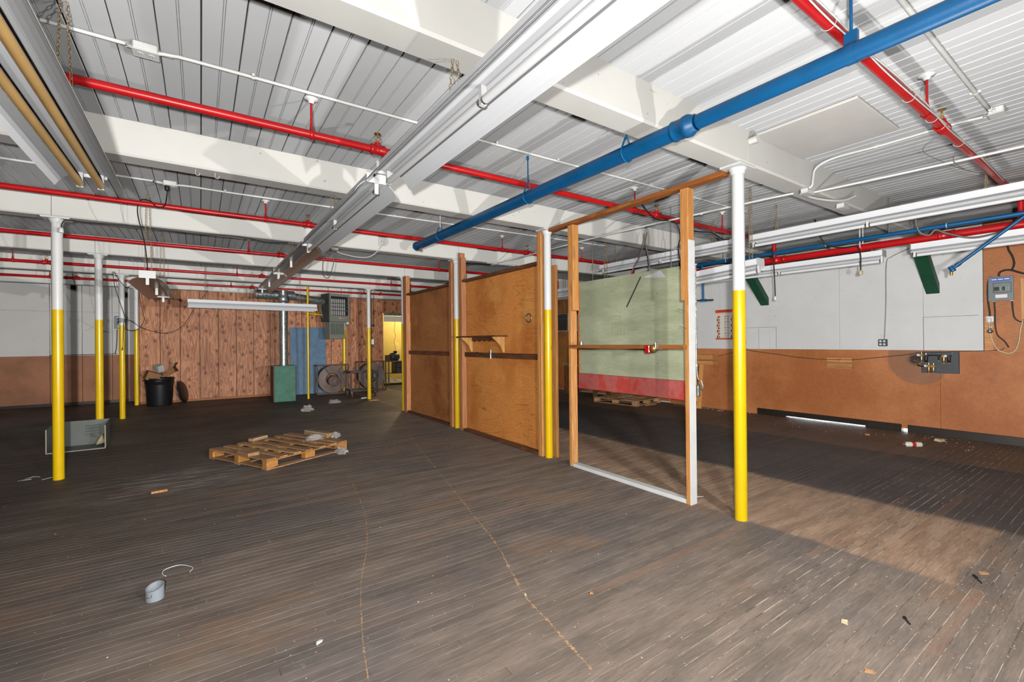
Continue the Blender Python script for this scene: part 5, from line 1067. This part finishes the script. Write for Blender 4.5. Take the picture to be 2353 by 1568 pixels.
one('wire_scrap', B().tube(smooth_path([(-5.0, 4.95, .003), (-4.95, 5.0, .003), (-4.91, 5.0, .004)], 4), .003, 5), m_cond, 'white wire scrap touching foot of the leftmost pole', 'wire')
one('wire_scrap', B().tube([(.13, .545, .003), (.18, .515, .003), (.24, .483, .003)], .003, 5), m_cond, 'white wire beside the white post foot', 'wire')
one('stick', B().tube([(-.29, 7.76, .008), (-.05, 7.33, .008)], .007, 6), m_studY, 'thin orange stick on floor by far end of partition', 'stick')
def chip(x, y, L, w_, a, label, mat, h=.008, cat='scrap'):
    M = Matrix.Translation((x, y, 0.0008)) @ Matrix.Rotation(a, 4, 'Z'); pr = [(-L / 2, -w_ / 2), (L * .2, -w_ * .6), (L / 2, -w_ * .1), (L * .35, w_ / 2), (-L * .3, w_ * .45)]
    b = B(); vs = [M @ Vector((p, q, 0)) for p, q in pr] + [M @ Vector((p * .8, q * .8, h * (0.7 + .3 * math.sin(i * 2.1)))) for i, (p, q) in enumerate(pr)]; b.add(vs, [tuple(range(4, -1, -1)), tuple(range(5, 10))] + [(k, (k + 1) % 5, 5 + (k + 1) % 5, 5 + k) for k in range(5)])
    return one('floor_scrap', b, mat, label, cat, 'scraps on the floor')
m_leaf = paint('dry_leaf', S(190, 146, 98), 0.7, 0.15, 30)
chip(-3.113, .376, .045, .018, .5, 'white plaster chip on floor at lower left centre', m_cond); chip(-1.74, -.076, .026, .02, 1.0, 'tan chip on floor at lower centre', m_pale); chip(-.885, -1.018, .032, .03, .3, 'cream stone chip on floor at lower right', m_plugw, .018)
chip(.372, -1.309, .07, .03, -.6, 'dry brown leaf on floor at right edge of cleaner strip', m_leaf); chip(-1.194, -1.219, .05, .022, -.9, 'dry leaf at bottom edge of floor', m_leaf); chip(-2.055, .132, .03, .01, 1.1, 'small white sliver on floor at bottom centre', m_cond, .004)
chip(-.05, 10.05, .28, .10, .4, 'torn white paper on floor by the cart pole', m_cond, .03, 'paper'); chip(.02, 9.4, .30, .04, -.1, 'splintered wood strip on floor before the cart', m_stud, .02); chip(4.66, .62, .10, .06, .3, 'brown chip on floor near the daylight gap', m_cleat, .02); chip(4.95, -.12, .16, .09, -.2, 'curled paper scrap by black baseboard', m_plugw, .035)
one('bolt', B().cyl((.27, -1.285, .008), (.245, -1.30, .008), .008, 8).cyl((.245, -1.30, .008), (.19, -1.33, .006), .004, 8), m_black, 'black bolt on floor near the dry leaf', 'bolt')
one('bolt', B().cyl((-.60, -1.185, .006), (-.64, -1.215, .006), .004, 8).cyl((-.60, -1.185, .007), (-.595, -1.181, .007), .008, 8), m_black, 'small dark screw on floor at lower right', 'screw')
# uncountable crumbs of grit and plaster
b = B(); rr = random.Random(77)
def crumb(x, y, s_):
    a = rr.random() * 6.3; vs = [(x + math.cos(a + k * 2.1) * s_ * (.6 + rr.random() * .6), y + math.sin(a + k * 2.1) * s_ * (.6 + rr.random() * .6), .0006) for k in range(3)] + [(x, y, s_ * .8)]
    b.add(vs, [(0, 1, 3), (1, 2, 3), (2, 0, 3), (2, 1, 0)])
for i in range(900): crumb(-4.6 + rr.random() * 9.6, -1.7 + rr.random() ** 1.4 * 8, .0015 + rr.random() ** 3 * .006)
for i in range(500): crumb(5.0 - rr.random() ** 2 * .9 + .3, -.6 + rr.random() * 2.6, .002 + rr.random() ** 4 * .012)
for i in range(260): crumb(5.32 - rr.random() ** 2 * .3, 2.6 + rr.random() * 1.9, .004 + rr.random() ** 3 * .014)
for i in range(500): t_ = rr.random(); crumb(1.30 + rr.gauss(0, .05), .2 + t_ * 3.2, .002 + rr.random() ** 3 * .005)
for i in range(700): crumb(rr.gauss(.15, .5) * 1.0 - .2, -1.15 - rr.random() * .55, .0012 + rr.random() ** 3 * .004)
o = b.build('floor_crumbs', paint('grit', S(190, 172, 148), 0.8, 0.3, 40)); tag(o, 'pale crumbs of grit and plaster strewn over the floor', 'debris'); o['kind'] = 'stuff'
# breaker box on the dim left wall and its cable
breaker(lambda u, v, d: (-5.25 + u, 13.218 - d, 2.03 + v), 'small grey breaker box on the dim wall behind poles')
cord([(-5.32, 13.17, 1.86), (-5.33, 13.17, 1.5), (-5.36, 13.18, 1.27), (-5.45, 13.19, 1.235), (-6.55, 13.19, 1.225)], 'thin black cable below the dim wall breaker box', r=.008)

# white wires tied along the nearest sprinkler pipe, with loose ends
t = thing('electric_cord', 'white wires tied along the nearest sprinkler pipe', 'cord', (-1.5, -1.15, 2.84), group='electric cords')
for j in range(2): B().tube(smooth_path([(-1.9 + .6 * i, -1.11 - .031 - .004 * j - .006 * math.sin(i * 2.3 + j * 2), 2.845 + .014 * math.sin(i * 1.7 + j * 3)) for i in range(8)], 5), .004, 6).build('wire', m_whcord, t)
for xx in (-1.25, -.15, .30, .95): B().ring((xx, -1.11, 2.86), (1, .15, 0), .030, .0018, 14, 5).build('tie', m_whcord, t)
cord([(.95, -1.14, 2.85), (.80, -1.02, 2.88), (.92, -.92, 2.86), (1.2, -.95, 2.84), (1.6, -1.0, 2.84), (1.95, -1.05, 2.86), (2.0, -1.09, 2.86)], 'thin grey loose wire drooping from the nearest sprinkler pipe', r=.002, mat=m_greycord)
cord([(1.0, -1.14, 2.85), (1.1, -1.05, 2.80), (1.4, -1.05, 2.78), (1.8, -1.08, 2.82), (1.95, -1.10, 2.85)], 'second thin grey wire drooping below nearest sprinkler pipe', r=.002, mat=m_greycord)
# small S hooks under the second beam
m_hook = paint('white_hook', S(226, 222, 214), 0.4, 0.05)
for xx, l in ((-3.60, 'small white hook screwed under second beam'), (-3.47, 'small grey hook beside the white one under second beam')):
    one('cup_hook', B().tube(smooth_path([(xx, 2.42, 2.845), (xx, 2.42, 2.81), (xx + .012, 2.41, 2.795), (xx + .026, 2.40, 2.80), (xx + .028, 2.395, 2.815)], 4), .0028, 6), m_hook, l, 'hook')
# cords by the far partition pole
cord([(.9, 9.62, 2.79), (.35, 9.62, 2.80), (.14, 9.62, 2.78), (.09, 9.64, 2.66), (.09, 9.66, 2.2), (.09, 9.68, 1.93)], 'black drop cord with plug beside the cart pole', plug=((.09, 9.68, 1.93), (.09, 9.68, 1.84)))
t = thing('outlet_box', 'small steel outlet box strapped to the cart pole', 'outlet', (.075, 9.72, 1.5)); B().box(.052, .115, 9.70, 9.76, 1.42, 1.54, .004).build('box', m_junc, t); B().box(.05, .117, 9.695, 9.70, 1.415, 1.545, .002).build('cover', m_polew, t)
for i, (xa, xb, zz) in enumerate(((-.9, .3, 2.80), (-.3, .8, 2.78), (.4, 1.5, 2.77))):
    cord([(xa, 12.0, zz + .03), (xa + (xb - xa) * .3, 11.96, zz - .06), (xa + (xb - xa) * .6, 11.98, zz), (xb, 12.0, zz + .03)], ['messy thin wire above the heater', 'messy thin wire right of the heater top', 'messy thin wire above the doorway'][i], r=.004, mat=m_greycord)
